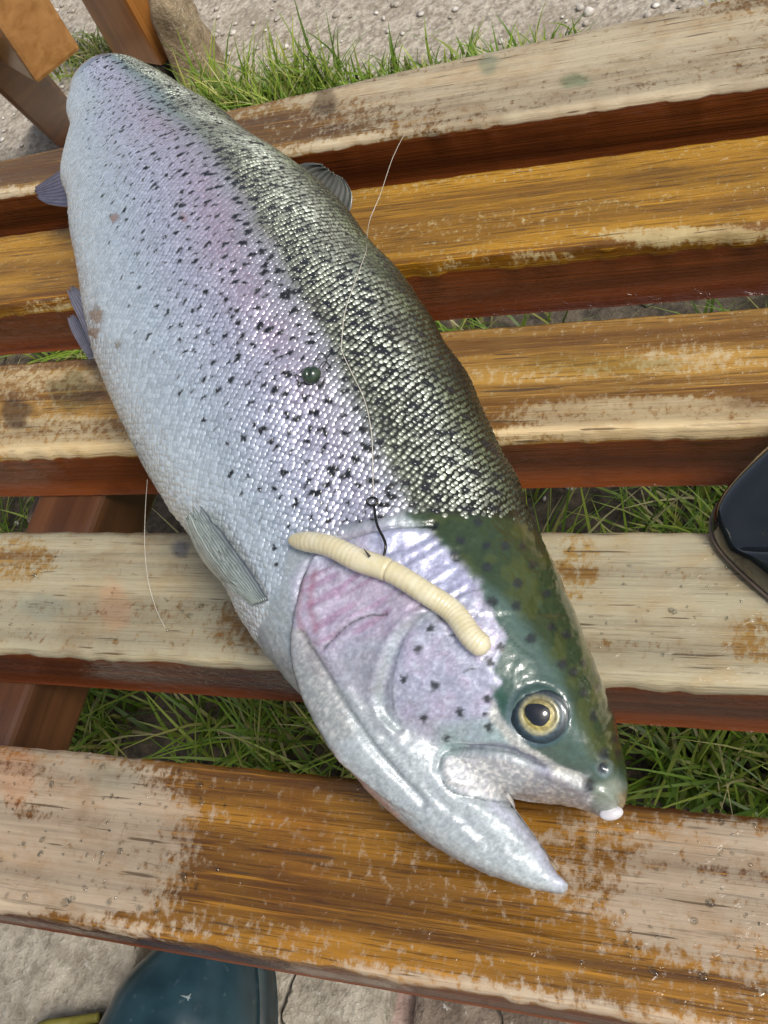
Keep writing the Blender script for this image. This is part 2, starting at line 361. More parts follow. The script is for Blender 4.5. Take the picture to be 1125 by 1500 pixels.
for i in range(5):
    nx = 560; x = np.linspace(XL, XR, nx); ntop = 34; ch = .0035; cn = CHN[i]
    yf, yn = FAR[i](x), NEAR[i](x)
    prof = []                                                       # (fraction, offset y from that edge, z, side)
    pr = [('f', 0, -TH, 1), ('f', 0, -TH * .5, 1), ('f', 0, -ch * 1.6, 1), ('f', -ch * .3, -ch * .5, .45), ('f', -ch, 0, .05)]
    pr += [('t', k / (ntop + 1), 0, 0) for k in range(1, ntop + 1)]
    pr += [('n', ch * .4, -.0004, 0), ('n', 0, -ch * .45, .0), ('n', -.0004, -cn * .7, .25), ('n', -.0008, -cn, .55), ('n', -.001, -cn - .002, 1), ('n', -.001, -TH * .6, 1), ('n', -.001, -TH, 1)]
    V = np.zeros((nx, len(pr), 3)); side = np.zeros((nx, len(pr)))
    jag = (vnoise(np.c_[x, x * 0 + i], 40, i) - .5) * .0006 + (vnoise(np.c_[x, x * 0 + i], 190, i + 9) - .5) * .0012
    for k, (kind, a, z, s) in enumerate(pr):
        if kind == 'f': yy = yf + a + jag * .6
        elif kind == 'n': yy = yn + a + (jag if z > -cn * 1.2 else jag * .15)
        else: yy = yf - ch + (yn + ch - yf + ch) * a
        zz = z + (0 if kind != 't' else 1) * ((vnoise(np.c_[x * 3, yy * 40], 4, i) - .5) * .0009)
        if kind == 'n' and -cn * 1.2 < z < -.001: zz = zz + jag * .8
        V[:, k] = np.stack([x, yy, zz + ZT[i]], -1); side[:, k] = s
    P2 = proj(V.reshape(-1, 3)); wear_glare = blobs(P2, *WEAR_GLARE[i]); tint = np.ones((len(P2), 3))
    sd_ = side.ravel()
    wear_glare = np.where(sd_ > .8, 0, wear_glare)
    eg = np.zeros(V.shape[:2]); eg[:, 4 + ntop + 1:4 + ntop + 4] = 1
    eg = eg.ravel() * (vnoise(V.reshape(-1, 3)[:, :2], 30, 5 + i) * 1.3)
    wear_glare = wear_glare + .35 * eg
    tint = tint * (1 + .45 * np.clip(eg, 0, 1))[:, None]
    for cx, cy, rx, ry, c in MARKS[i]:
        d = np.hypot((P2[:, 0] - cx) / rx, (P2[:, 1] - cy) / ry) + .5 * (vnoise(P2, .07, 3) - .5)
        k = (1 - ss(.65, 1.1, d))[:, None]; tint = tint * (1 - k) + tint * np.array(c) * k
    Fc = [tuple(f) for f in grid_faces(nx, len(pr))]
    m = len(pr); Fc += [(a * m + m - 1, (a + 1) * m + m - 1, (a + 1) * m, a * m) for a in range(nx - 1)]
    Fc += [tuple(range(m)), tuple(range((nx - 1) * m, nx * m))[::-1]]
    mesh_obj('slat', V.reshape(-1, 3), Fc, wood[i], bench, attrs={'wear_glare': wear_glare, 'side': sd_, 'tint': tint})

def box(name, c, size, mat, parent, rot=(0, 0, 0), bev=.003, attrs=True):
    bm = bmesh.new(); bmesh.ops.create_cube(bm, size=1)
    for v in bm.verts: v.co = Vector((v.co.x * size[0], v.co.y * size[1], v.co.z * size[2]))
    bmesh.ops.bevel(bm, geom=bm.edges[:], offset=bev, segments=2, affect='EDGES', profile=.6)
    from mathutils import Euler
    M = rot if isinstance(rot, Matrix) else Euler(rot).to_matrix()
    for v in bm.verts: v.co = M @ v.co + Vector(c)
    me = bpy.data.meshes.new(name); bm.to_mesh(me); bm.free(); return mesh_to_obj(name, me, mat, parent, False)
def mat_plank(name, a, b, rough=.4, rot=(0, 0, 0), sc=(60, 60, 2.5)):
    t = NT(name); v = t.pos(sc, rot=rot); gr = t.noise(v, 1., 5, .6, .5); bl = t.noise(t.pos(), 14, 4)
    c = t.mix(t.ramp(gr, .3, .7), a, b); c = t.mix(t.ramp(bl, .5, .75, 0, .5), c, tuple(x * .5 for x in a))
    return t.set(Base_Color=c, Roughness=rough, Normal=t.bump(gr, .35, .001), Coat_Weight=.5, Coat_Roughness=.2)
m_rail = mat_plank('red_brown_rail', (.050, .019, .008), (.115, .046, .018), sc=(60, 3, 60))
m_leg = mat_plank('red_brown_leg', (.12, .035, .010), (.24, .08, .02))
for xr in (-.90, -.333, .36):
    box('cross_rail', (xr, .25, -TH - .022), (.040, .43, .042), m_rail, bench)
    if xr != -.333:
        for yl in (.065, .435):
            z1 = -TH - .044
            box('leg', (xr, yl, (GZ + .003 + z1) / 2), (.05, .05, z1 - GZ - .003), m_leg, bench)
# the grey off-cut wedged below the rail, seen in the gaps
m_grey = mat_plank('grey_batten', (.26, .20, .15), (.44, .36, .29), .7)
box('batten', (-.412, .27, -.22), (.022, .05, .25), m_grey, bench, rot=(0, .1, 0))

# ================================================================ TRESTLE BEHIND
tr = empty('wooden_trestle', (-.8, 1.12, GZ))
tag(tr, 'orange brown wooden trestle with upright post and leaning leg behind the bench', 'trestle')
m_or = mat_plank('orange_brown_timber', (.20, .075, .016), (.36, .15, .035), .35)
pb = unp(236, 104, GZ); H = .40
box('post', (pb[0], pb[1], GZ + .03 + H / 2), (.098, .05, H), m_or, tr, rot=(0, 0, math.radians(-24)), bev=.006)
box('post_shadow_block', (pb[0] + .02, pb[1] - .012, GZ + .0155), (.05, .045, .03), mat_simple('shadow_black', (.02, .018, .016), .6), tr, rot=(0, 0, math.radians(-24)))  # dark block stands in for the shadow gap under the raised post
a = Vector(unp(88, 178, GZ + .005)); b = Vector(unp(-70, 10, -.03)); ax = (b - a).normalized()
yy = ax.cross(Vector((.55, .83, 0))).normalized(); xx = yy.cross(ax)
M3 = Matrix((xx, yy, ax)).transposed()
box('leg', (a + b) / 2, (.05, .085, (b - a).length), mat_plank('dark_orange_timber', (.16, .05, .008), (.32, .11, .018), .6, sc=(20, 20, 20)), tr, rot=M3, bev=.005)
cb = Vector(unp(14, 22, -.05)); dirb = Vector((-.80, .6, 0)).normalized()
box('crossbeam', cb + dirb * .25 + Vector((0, 0, 0)), (.60, .05, .075), mat_plank('light_orange_timber', (.26, .115, .03), (.42, .21, .07), .4, sc=(3, 60, 60)), tr, rot=(0, 0, math.atan2(dirb.y, dirb.x)), bev=.004)
# pale stone edging beside the post
sp = unp(300, 118, GZ)
st = empty('edging_stone', (sp[0], sp[1], GZ))
V, Fc = [], []
nst = 20
for k in range(9):
    u = k / 8; z = .13 * u; w = .028 * (1 - .25 * u) * (1 if k < 8 else .6)
    for j in range(nst):
        an = 2 * math.pi * j / nst; r = (abs(math.cos(an)) ** 3.5 + abs(math.sin(an)) ** 3.5) ** (-1 / 3.5)
        q = np.array([[math.cos(an) * 2 + k, math.sin(an) * 2 + k * .7]]); r *= w * (.85 + .3 * vnoise(q, 1.1, 3)[0])
        V.append((sp[0] + r * math.cos(an), sp[1] + r * 1.2 * math.sin(an) + .012 * u, GZ + z))
Fc = [tuple(f) for f in grid_faces(9, nst, True)] + [tuple(range(8 * nst, 9 * nst))]
bpy.data.objects.remove(st)
o = mesh_obj('edging_stone', V, Fc, mat_stone('tan_edging_stone', (.20, .145, .08), (.40, .31, .19)))
tag(o, 'small upright tan stone beside the post in the grass', 'stone')

# ================================================================ FISH
fish = empty('rainbow_trout', (-.2, .24, .002))
tag(fish, 'large silver rainbow trout with black spots lying open mouthed on its side', 'fish')
# stations tail -> snout: belly pixel, back pixel, half thickness, height of the middle plane
ST = [((109, 152), (222, 108), .018, .033), ((103, 176), (264, 130), .020, .034), ((108, 204), (303, 156), .024, .035), ((101, 240), (340, 181), .029, .036),
      ((95, 285), (388, 222), .034, .037), ((103, 319), (433, 256), .039, .039), ((107, 362), (480, 289), .043, .042), ((120, 420), (518, 325), .046, .044),
      ((134, 498), (574, 393), .048, .046), ((153, 567), (613, 444), .049, .047), ((185, 640), (650, 498), .049, .047), ((216, 704), (690, 565), .048, .046),
      ((249, 758), (720, 625), .047, .045), ((284, 807), (745, 680), .045, .043), ((320, 860), (772, 740), .043, .041), ((356, 922), (797, 800), .041, .039),
      ((409, 993), (830, 865), .039, .038), ((470, 1050), (857, 935), .037, .037), ((560, 1096), (879, 988), .034, .036), ((660, 1128), (896, 1038), .030, .035),
      ((740, 1150), (907, 1080), .026, .034), ((800, 1158), (914, 1114), .0205, .034), ((848, 1170), (918, 1142), .0145, .034), ((880, 1187), (916, 1164), .0085, .034)]
JW = [((425, 1000), (530, 955), .025, .036), ((447, 1036), (575, 1000), .026, .036), ((481, 1092), (620, 1050), .0255, .035), ((532, 1159), (682, 1106), .0215, .034),
      ((604, 1219), (729, 1152), .0170, .032), ((680, 1264), (763, 1198), .0120, .030), ((738, 1289), (793, 1239), .0078, .028), ((793, 1304), (814, 1276), .0045, .0265), ((818, 1309), (831, 1292), .0026, .026)]
NTH = 96
th = np.linspace(0, 2 * np.pi, NTH, endpoint=False)
def ring(B, K, a, zc, n=2.15, skew=.12):
    """closed section in 3D: t=-1 belly .. +1 back, z=+-a"""
    c, s = np.cos(th), np.sin(th)
    t = np.sign(c) * np.abs(c) ** (2 / n); z = np.sign(s) * np.abs(s) ** (2 / n)
    z = z * (1 + skew * t * (1 - t * t) * 1.5)
    mid, half = (B + K) / 2, (K - B) / 2
    p = mid[None] + half[None] * t[:, None]; p[:, 2] = zc + a * z
    return p
def fit_loft(stn, n=2.15, skew=.12, iters=25):
    tb = np.array([s[0] for s in stn], float); tk = np.array([s[1] for s in stn], float)
    pb, pk = tb.copy(), tk.copy()
    for _ in range(iters):
        for i, (_, _, a, zc) in enumerate(stn):
            q = proj(ring(unp(*pb[i], zc), unp(*pk[i], zc), a, zc, n, skew))
            e = tk[i] - tb[i]; L = np.hypot(*e); e /= L
            pr = (q - tb[i]) @ e
            pb[i] += .7 * (0 - pr.min()) * e; pk[i] += .7 * (L - pr.max()) * e
    zs = np.array([s[3] for s in stn]); A = np.array([s[2] for s in stn])
    return np.array([unp(*pb[i], zs[i]) for i in range(len(stn))]), np.array([unp(*pk[i], zs[i]) for i in range(len(stn))]), A, zs
def close_end(B, K, A, Z, k=5, fwd=1.0, tail=False):
    """round the front end off to a blunt tip"""
    i = -1
    ax = (B[i] + K[i] - B[i - 1] - K[i - 1]) / 2; ax /= np.linalg.norm(ax); w = np.linalg.norm(K[i] - B[i]) / 2
    Bs, Ks, As, Zs = list(B), list(K), list(A), list(Z); mid, half = (B[i] + K[i]) / 2, (K[i] - B[i]) / 2
    for j in range(1, k + 1):
        u = j / k * math.pi / 2; m = mid + ax * w * fwd * math.sin(u); h = half * max(math.cos(u), .04)
        Bs.append(m - h); Ks.append(m + h); As.append(A[i] * max(math.cos(u), .04)); Zs.append(Z[i])
    return np.array(Bs), np.array(Ks), np.array(As), np.array(Zs)
B, K, A, Z = fit_loft(ST)
N0 = len(B)
Bc, Kc, Ac, Zc = close_end(B, K, A, Z, 5, .45)
# resample
NS = 620
def resamp(X, n): return smooth_line(X if X.ndim == 2 else X[:, None], n)
Bd, Kd, Ad, Zd = resamp(Bc, NS), resamp(Kc, NS), resamp(Ac, NS)[:, 0], resamp(Zc, NS)[:, 0]
secs = [ring(Bd[i], Kd[i], Ad[i], Zd[i]) for i in range(NS)]
# the tail stalk bends down over the rear slat
m0 = (Bd[0] + Kd[0]) / 2; h0 = (Kd[0] - Bd[0]) / 2; ax0 = m0 - (Bd[14] + Kd[14]) / 2; ax0[2] = 0; ax0 /= np.linalg.norm(ax0)
RT = .018; tail = []; tail_fr = []
for j in range(1, 41):
    L = j * .0034; ph = min(L / RT, math.radians(86)); ex = max(0, L - ph * RT)
    cen = m0 + ax0 * (RT * math.sin(ph) + ex * math.cos(ph)) + np.array([0, 0, -RT * (1 - math.cos(ph)) - ex * math.sin(ph)])
    up = ax0 * math.sin(ph) + np.array([0, 0, math.cos(ph)]); w = 1 - .05 * min(1, L / .05) + .25 * max(0, (L - .09) / .045)
    c, s = np.cos(th), np.sin(th); a = Ad[0] * (1 - .75 * min(1, L / .135))
    tail.append(cen[None] + (h0 * w)[None] * c[:, None] + (a * s)[:, None] * up[None]); tail_fr.append((cen, h0 * w, up, a))
secs = tail[::-1] + secs; NTL = len(tail)
VA = np.concatenate(secs); FA = [tuple(f) for f in grid_faces(len(secs), NTH, True)]
FA += [tuple(range(NTH))[::-1], tuple(range((len(secs) - 1) * NTH, len(secs) * NTH))]
Bj, Kj, Aj, Zj = fit_loft(JW, 2.5, 0.)
Bj, Kj, Aj, Zj = close_end(Bj, Kj, Aj, Zj, 4, .7)
NJ = 200; Bj, Kj, Aj, Zj = resamp(Bj, NJ), resamp(Kj, NJ), resamp(Aj, NJ)[:, 0], resamp(Zj, NJ)[:, 0]
VB = np.concatenate([ring(Bj[i], Kj[i], Aj[i], Zj[i], 2.5, 0.) for i in range(NJ)])
FB = [tuple(f) for f in grid_faces(NJ, NTH, True)] + [tuple(range(NTH))[::-1], tuple(range((NJ - 1) * NTH, NJ * NTH))]
me = bpy.data.meshes.new('raw'); me.from_pydata(np.r_[VA, VB].tolist(), [], FA + [tuple(i + len(VA) for i in f) for f in FB])
bm = bmesh.new(); bm.from_mesh(me); bmesh.ops.recalc_face_normals(bm, faces=bm.faces[:]); bm.to_mesh(me); bm.free()
tmp = bpy.data.objects.new('raw', me); C.objects.link(tmp)
md = tmp.modifiers.new('r', 'REMESH'); md.mode = 'VOXEL'; md.voxel_size = .00072
bpy.context.view_layer.update()
dg = bpy.context.evaluated_depsgraph_get(); me2 = bpy.data.meshes.new_from_object(tmp.evaluated_get(dg))
bpy.data.objects.remove(tmp)
nV = len(me2.vertices); X = np.empty(nV * 3); me2.vertices.foreach_get('co', X); X = X.reshape(-1, 3)
E2 = np.empty(len(me2.edges) * 2, np.int32); me2.edges.foreach_get('vertices', E2); E2 = E2.reshape(-1, 2)
def laplace(X, it, w=None, lam=.6):
    e0, e1 = E2[:, 0], E2[:, 1]
    if w is not None:
        k = (w[e0] > .01) | (w[e1] > .01); e0, e1 = e0[k], e1[k]
    deg = np.bincount(e0, minlength=nV) + np.bincount(e1, minlength=nV); deg = np.maximum(deg, 1)
    for _ in range(it):
        Y = np.stack([(np.bincount(e0, X[e1, k], nV) + np.bincount(e1, X[e0, k], nV)) / deg for k in range(3)], 1)
        X = X + (Y - X) * (lam if w is None else (lam * w)[:, None])
    return X
X = laplace(X, 6)
# middle plane height at each vertex (nearest station by position along the axis)
cl = (Bd + Kd) / 2
axis = cl[-1] - cl[0]; axis[2] = 0; axis /= np.linalg.norm(axis)
sc_ = (cl - cl[0]) @ axis
def zmid(P): return np.interp((P - cl[0]) @ axis, sc_, Zd)
def mirror_px(P):
    zm = zmid(P); Q = P.copy(); Q[:, 2] = zm + np.abs(P[:, 2] - zm); return proj(Q)
def face_px(P, N):
    f = np.einsum('ij,ij->i', N, P - CP) < 0; return np.where(f[:, None], proj(P), mirror_px(P))
def normals(me, P):
    me.vertices.foreach_set('co', P.ravel()); me.update(); n = np.empty(nV * 3); me.vertices.foreach_get('normal', n); return n.reshape(-1, 3)
PX = face_px(X, normals(me2, X))
# smooth the throat where jaw and cheek run together
thr = soft_poly(PX, [(400, 960), (470, 930), (560, 1000), (640, 1060), (665, 1165), (735, 1180), (735, 1215), (560, 1165), (470, 1070)], 14)
X = laplace(X, 70, thr)
PX = face_px(X, normals(me2, X))
# ---- relief of the head, metres along the normal
OPERC = smooth_line([(640, 768), (575, 776), (510, 792), (470, 812), (450, 848), (440, 890), (433, 935), (440, 985), (462, 1035), (500, 1100), (560, 1165), (640, 1215)], 90)
def head_relief(P):
    h = np.zeros(len(P)); near = P[:, 1] > 730
    Q = P[near]; r = np.zeros(len(Q))
    gill = np.r_[OPERC, [(820, 1330), (950, 1240), (960, 1000), (830, 820), (740, 775)]]
    r += .0034 * soft_poly(Q, gill, 3.5) * np.exp(-poly_dist(Q, OPERC[:75]) / 55) * (1 - ss(580, 650, Q[:, 0]) * (1 - ss(800, 860, Q[:, 1])))
    r -= .0016 * np.exp(-(poly_dist(Q, OPERC[:62] + np.array([-5, 1])) / 5) ** 2)
    pre = smooth_line([(668, 893), (622, 905), (590, 930), (572, 970), (562, 1010), (566, 1045), (584, 1066)], 40)
    r -= .0011 * np.exp(-(poly_dist(Q, pre) / 8) ** 2)
    r += .0007 * np.exp(-(poly_dist(Q, pre + np.array([-16, 0])) / 8) ** 2)
    for ln, d, w in (([(478, 950), (505, 920), (535, 903), (566, 900)], -.0010, 3), ([(447, 925), (475, 975), (505, 1030), (560, 1110), (620, 1175)], -.0009, 5),
                     ([(470, 925), (500, 985), (545, 1065), (620, 1160), (700, 1235)], .0007, 9), ([(540, 1060), (590, 1125), (650, 1185), (715, 1238)], -.0015, 16),
                     ([(690, 1178), (735, 1205), (770, 1243)], .0005, 7), ([(690, 850), (708, 880), (690, 905), (650, 905)], -.0006, 4)):
        r += d * np.exp(-(poly_dist(Q, smooth_line(ln, 30)) / w) ** 2)
    mx = smooth_line([(649, 1130), (652, 1110), (680, 1100), (740, 1106), (800, 1128), (850, 1146), (895, 1160), (900, 1200), (850, 1190), (800, 1172), (740, 1160), (690, 1155), (660, 1147), (649, 1130)], 70)
    r += .0014 * soft_poly(Q, mx, 3)
    r -= .0008 * np.exp(-(poly_dist(Q, smooth_line([(640, 1128), (648, 1104), (680, 1094), (740, 1098), (800, 1121), (850, 1140)], 40)) / 5) ** 2)
    r -= .0006 * np.exp(-(poly_dist(Q, smooth_line([(645, 1140), (662, 1160), (700, 1172), (750, 1181)], 30)) / 4) ** 2)
    supra = smooth_line([(690, 1088), (735, 1088), (775, 1104), (806, 1128)], 30)
    r += .0004 * np.exp(-(poly_dist(Q, supra) / 9) ** 2)
    de = np.hypot((Q[:, 0] - 789) / 1.0, (Q[:, 1] - 1046) / .98)
    r -= .0013 * (1 - ss(36, 46, de)); r += .0003 * np.exp(-((de - 50) / 6) ** 2)
    dn = np.hypot(Q[:, 0] - 885, Q[:, 1] - 1125); r -= .0014 * np.exp(-(dn / 6) ** 2); r += .0003 * np.exp(-((dn - 13) / 5) ** 2)
    
    mem = in_poly(Q, [(440, 830), (640, 780), (690, 840), (690, 890), (590, 920), (480, 955), (440, 930)])
    wr = vnoise(np.c_[(Q[:, 0] * .5 + Q[:, 1] * .85) * 1.0, (Q[:, 0] * .85 - Q[:, 1] * .5) * .18], .13, 5)
    r += mem * .0010 * (wr - .5)
    r += .0004 * (vnoise(Q, .06, 8) - .5) + .0003 * (vnoise(Q, .17, 9) - .5)
    h[near] = r; return h
Nn = normals(me2, X)
relief = head_relief(PX)
belly = (vnoise(PX, .02, 31) - .5) * .0016 * (PX[:, 1] < 900)
X = X + Nn * (relief + belly)[:, None]
# weight flattens the underside on the slats
on = X[:, 1] < .452
X[:, 2] = np.where(on & (X[:, 2] < .0045) & (X[:, 1] < .405), .0012 + .0033 * np.exp((X[:, 2] - .0045) / .0033), X[:, 2])
onA = (X[:, 1] >= .405) & (X[:, 1] < .448) & (X[:, 2] < .016)
X[:, 2] = np.where(onA, .0122 + .0038 * np.exp((X[:, 2] - .016) / .0038), X[:, 2])
# ---- colour
GB = .0005; bx0, by0 = -.47, -.02; gw, gh = int(.55 / GB), int(.62 / GB)
STm = np.full((gw, gh, 2), np.nan)
tt = np.linspace(-1.25, 1.25, 900); sss = np.linspace(0, 1, 4200)
Bq = np.stack([np.interp(sss, np.linspace(0, 1, NS), Bd[:, k]) for k in range(3)], 1); Kq = np.stack([np.interp(sss, np.linspace(0, 1, NS), Kd[:, k]) for k in range(3)], 1)
for s_, b_, k_ in zip(sss, Bq, Kq):
    p = (b_ + k_)[None, :2] / 2 + (k_ - b_)[None, :2] / 2 * tt[:, None]
    ii = ((p - [bx0, by0]) / GB).astype(int); ok = (ii[:, 0] >= 0) & (ii[:, 0] < gw) & (ii[:, 1] >= 0) & (ii[:, 1] < gh)
    STm[ii[ok, 0], ii[ok, 1]] = np.c_[np.full(ok.sum(), s_), tt[ok]]
def st_of(P):
    ii = ((P[:, :2] - [bx0, by0]) / GB).astype(int); ii = np.clip(ii, 0, [gw - 1, gh - 1]); r = STm[ii[:, 0], ii[:, 1]]
    bad = np.isnan(r[:, 0]); r[bad] = [0, 0]
    if bad.any():
        a0 = (P[bad][:, :2] - cl[0][:2]) @ axis[:2]; hd = h0[:2] / np.linalg.norm(h0[:2])
        r[bad, 1] = np.clip(((P[bad][:, :2] - m0[:2]) @ hd) / np.linalg.norm(h0[:2]), -1, 1)
    return r
TK = np.array([-1.2, -.75, -.45, -.15, .12, .30, .39, .50, .68, .86, .97, 1.2])
SKIN = np.array([(.66, .71, .73), (.58, .65, .68), (.36, .43, .49), (.17, .19, .26), (.14, .145, .20), (.085, .095, .105), (.018, .022, .012), (.007, .009, .004), (.006, .008, .003), (.006, .008, .003), (.004, .006, .002), (.004, .006, .002)])
SCAL = np.array([(.73, .79, .81), (.72, .79, .82), (.64, .72, .79), (.64, .665, .79), (.60, .60, .73), (.44, .46, .52), (.13, .15, .11), (.38, .41, .32), (.54, .58, .48), (.12, .145, .08), (.012, .018, .008), (.010, .015, .006)])
def trunk_col(st, tab, P):
    n = vnoise(P[:, :2], 45, 2) - .5; t = st[:, 1] + .07 * n
    c = np.stack([np.interp(t, TK, tab[:, k]) for k in range(3)], 1)
    s = st[:, 0]
    pk = np.exp(-((t - .16) / .17) ** 2) * ss(.08, .2, s) * (1 - ss(.34, .56, s)) * (.55 + .9 * vnoise(P[:, :2], 60, 4))
    c = c * (1 - .3 * pk[:, None]) + np.array([.46, .28, .38]) * .3 * pk[:, None]
    teal = np.exp(-((t - .36) / .14) ** 2) * (1 - ss(.10, .26, s)); c = c * (1 - .5 * teal[:, None]) + np.array([.27, .38, .42]) * .5 * teal[:, None]
    return c
# spots of the trunk: scattered short dark dashes, rasterised on the middle plane
SPT = np.zeros((gw, gh), np.float32)
pts = []
for _ in range(20000):
    s, t = rng.uniform(.0, .86), rng.uniform(-.62, .93)
    dens = np.interp(t, [-.62, -.42, -.15, .2, .45, .6, .93], [.0, .30, .85, 1, 1, .75, .55])
    if rng.random() > dens: continue
    i = int(s * (NS - 1)); m = (Bd[i] + Kd[i]) / 2 + (Kd[i] - Bd[i]) / 2 * t
    dmin = np.interp(t, [-.6, -.1, .4, .9], [.0068, .0053, .0054, .0068]) * np.interp(s, [0, .3, 1], [.80, .9, 1.0]) * rng.uniform(.72, 1.3)
    if all((m[0] - q[0]) ** 2 + (m[1] - q[1]) ** 2 > dmin ** 2 for q in pts): pts.append((m[0], m[1], s, t))
for x, y, s, t in pts:
    k = np.interp(s, [0, .3, 1], [.88, 1., 1.1]) * np.interp(t, [-.6, 0, .4, .9], [.55, .85, 1.12, 1.0]) * rng.uniform(.7, 1.25)
    k *= rng.choice([.6, .85, 1., 1.25], p=[.2, .35, .3, .15])
    arms = [(rng.normal(.35, .45), 1.0)] + [(rng.normal(1.6, .7), rng.uniform(.4, .9)) for _ in range(rng.integers(0, 3))]
    for an, f in arms:
        la, lb = .0019 * k * f, rng.uniform(.0006, .0011) * k
        ci, cj = (x + rng.normal(0, .0005) - bx0) / GB, (y + rng.normal(0, .0005) - by0) / GB; w = int(.004 / GB) + 1
        i0, j0 = int(ci) - w, int(cj) - w
        if i0 < 0 or j0 < 0 or i0 + 2 * w >= gw or j0 + 2 * w >= gh: continue
        I, J = np.meshgrid(np.arange(i0, i0 + 2 * w) - ci, np.arange(j0, j0 + 2 * w) - cj, indexing='ij'); I = I * GB; J = J * GB
        u = I * math.cos(an) + J * math.sin(an); v = -I * math.sin(an) + J * math.cos(an) + 90 * u * u * rng.choice([-1, 1])
        d = np.hypot(u / la, v / lb); SPT[i0:i0 + 2 * w, j0:j0 + 2 * w] = np.maximum(SPT[i0:i0 + 2 * w, j0:j0 + 2 * w], 1 - ss(.75, 1.25, d))
def spot_at(P):
    ii = np.clip(((P[:, :2] - [bx0, by0]) / GB).astype(int), 0, [gw - 1, gh - 1]); return SPT[ii[:, 0], ii[:, 1]]
SCALE_EDGE = smooth_line([(800, 790), (770, 765), (738, 757), (680, 754), (600, 751), (545, 764), (490, 775), (440, 788), (418, 822), (408, 868), (385, 900), (372, 950), (360, 990), (300, 1010)], 60)
TRUNK_POLY = np.r_[SCALE_EDGE, [(-50, 900), (-50, -100), (700, -100), (1000, 600), (900, 760)]]
st = st_of(X); col = trunk_col(st, SKIN, X)
inh = 1 - soft_poly(PX, TRUNK_POLY, 7)                              # head = 1
spots = spot_at(X) * (1 - inh); col = col * (1 - spots[:, None]) + np.array([.008, .010, .012]) * spots[:, None]
def head_col(P):
    n1 = vnoise(P, .05, 1); n2 = vnoise(P, .14, 2); n3 = vnoise(P, .33, 3)
    c = np.full((len(P), 3), 0.) + np.array([.36, .405, .425])                                  # pale silver jaw
    def lay(mask, color, jit=.0):
        nonlocal c; c = c * (1 - mask[:, None]) + np.array(color) * mask[:, None]
    cheek = soft_poly(P, [(560, 770), (650, 790), (720, 870), (740, 930), (745, 1010), (700, 1080), (620, 1075), (570, 1040), (440, 960), (430, 850), (480, 790)], 16)
    lay(cheek, (.42, .43, .54)); lay(cheek * .6 * ss(.35, .75, n1), (.48, .42, .55)); lay(cheek * .6 * ss(.5, .8, n2), (.55, .58, .68))
    lav = soft_poly(P, [(560, 775), (640, 785), (700, 850), (690, 880), (610, 870), (540, 800)], 12); lay(lav * .7, (.34, .36, .52))
    pink = soft_poly(P, [(455, 835), (520, 830), (640, 880), (575, 930), (500, 940), (470, 970), (445, 930)], 14); lay(pink * .5, (.50, .40, .50))
    stripe = vnoise(np.c_[(P[:, 0] * .5 + P[:, 1] * .87), (P[:, 0] * .87 - P[:, 1] * .5) * .16], .16, 6)
    lay(pink * ss(.52, .8, stripe) * .5, (.28, .12, .24))
    for ln in ([(452, 850), (448, 900), (458, 950), (476, 990)], [(470, 840), (462, 880), (470, 925)]):
        lay(.55 * np.exp(-(poly_dist(P, smooth_line(ln, 20)) / 4.5) ** 2), (.20, .06, .09))
    gr = soft_poly(P, [(480, 960), (560, 930), (580, 1060), (680, 1075), (700, 1100), (640, 1100), (560, 1080), (500, 1020)], 22); lay(gr * .65, (.33, .34, .37))
    pre = smooth_line([(668, 893), (622, 905), (590, 930), (572, 970), (562, 1010), (566, 1045), (584, 1066)], 40)
    lay(.55 * np.exp(-(poly_dist(P, pre + np.array([-6, 0])) / 8) ** 2), (.30, .36, .35))
    flap = soft_poly(P, [(434, 915), (455, 925), (500, 1010), (525, 1075), (500, 1085), (455, 1020), (436, 970)], 6); lay(flap * .8, (.27, .28, .28)); lay(flap * ss(.55, .75, n3) * .35, (.50, .49, .46))
    jawl = np.exp(-(poly_dist(P, smooth_line([(520, 1030), (570, 1110), (650, 1200), (740, 1270)], 30)) / 16) ** 2); lay(jawl * .5, (.22, .25, .27)); lay(.7 * np.exp(-(poly_dist(P, smooth_line([(725, 1180), (765, 1215), (800, 1262), (822, 1292)], 24)) / 11) ** 2), (.42, .43, .53)); lay(.6 * np.exp(-(poly_dist(P, smooth_line([(480, 1070), (530, 1140), (600, 1203), (680, 1252), (790, 1300)], 30)) / 12) ** 2), (.50, .55, .55))  # jaw shading painted in: grey hollow, paler inner and outer edges
    lay(.6 * np.exp(-(poly_dist(P, smooth_line([(495, 1095), (535, 1150), (580, 1195)], 20)) / 6) ** 2), (.62, .36, .30))
    lay(.4 * ss(.5, .75, n2) * soft_poly(P, [(590, 1090), (660, 1160), (800, 1290), (760, 1300), (560, 1180), (530, 1080)], 20), (.40, .44, .46))
    teal = soft_poly(P, [(640, 1060), (720, 1050), (760, 1090), (690, 1100), (650, 1110)], 12); lay(teal * .5, (.36, .52, .50))
    # crown: dark green, paler grey-green side band, partly painted sky sheen
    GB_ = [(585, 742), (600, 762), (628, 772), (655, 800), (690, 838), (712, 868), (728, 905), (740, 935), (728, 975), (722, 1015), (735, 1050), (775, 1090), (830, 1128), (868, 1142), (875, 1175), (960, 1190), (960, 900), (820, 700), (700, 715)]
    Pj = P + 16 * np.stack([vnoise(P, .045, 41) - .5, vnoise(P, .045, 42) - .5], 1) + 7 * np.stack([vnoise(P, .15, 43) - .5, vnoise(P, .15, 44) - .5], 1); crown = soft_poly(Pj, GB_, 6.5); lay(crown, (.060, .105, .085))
    dk = soft_poly(P, [(590, 742), (625, 772), (650, 800), (700, 850), (745, 880), (780, 925), (815, 975), (842, 1040), (862, 1100), (872, 1115), (960, 1150), (960, 900), (830, 700), (700, 715)], 12)
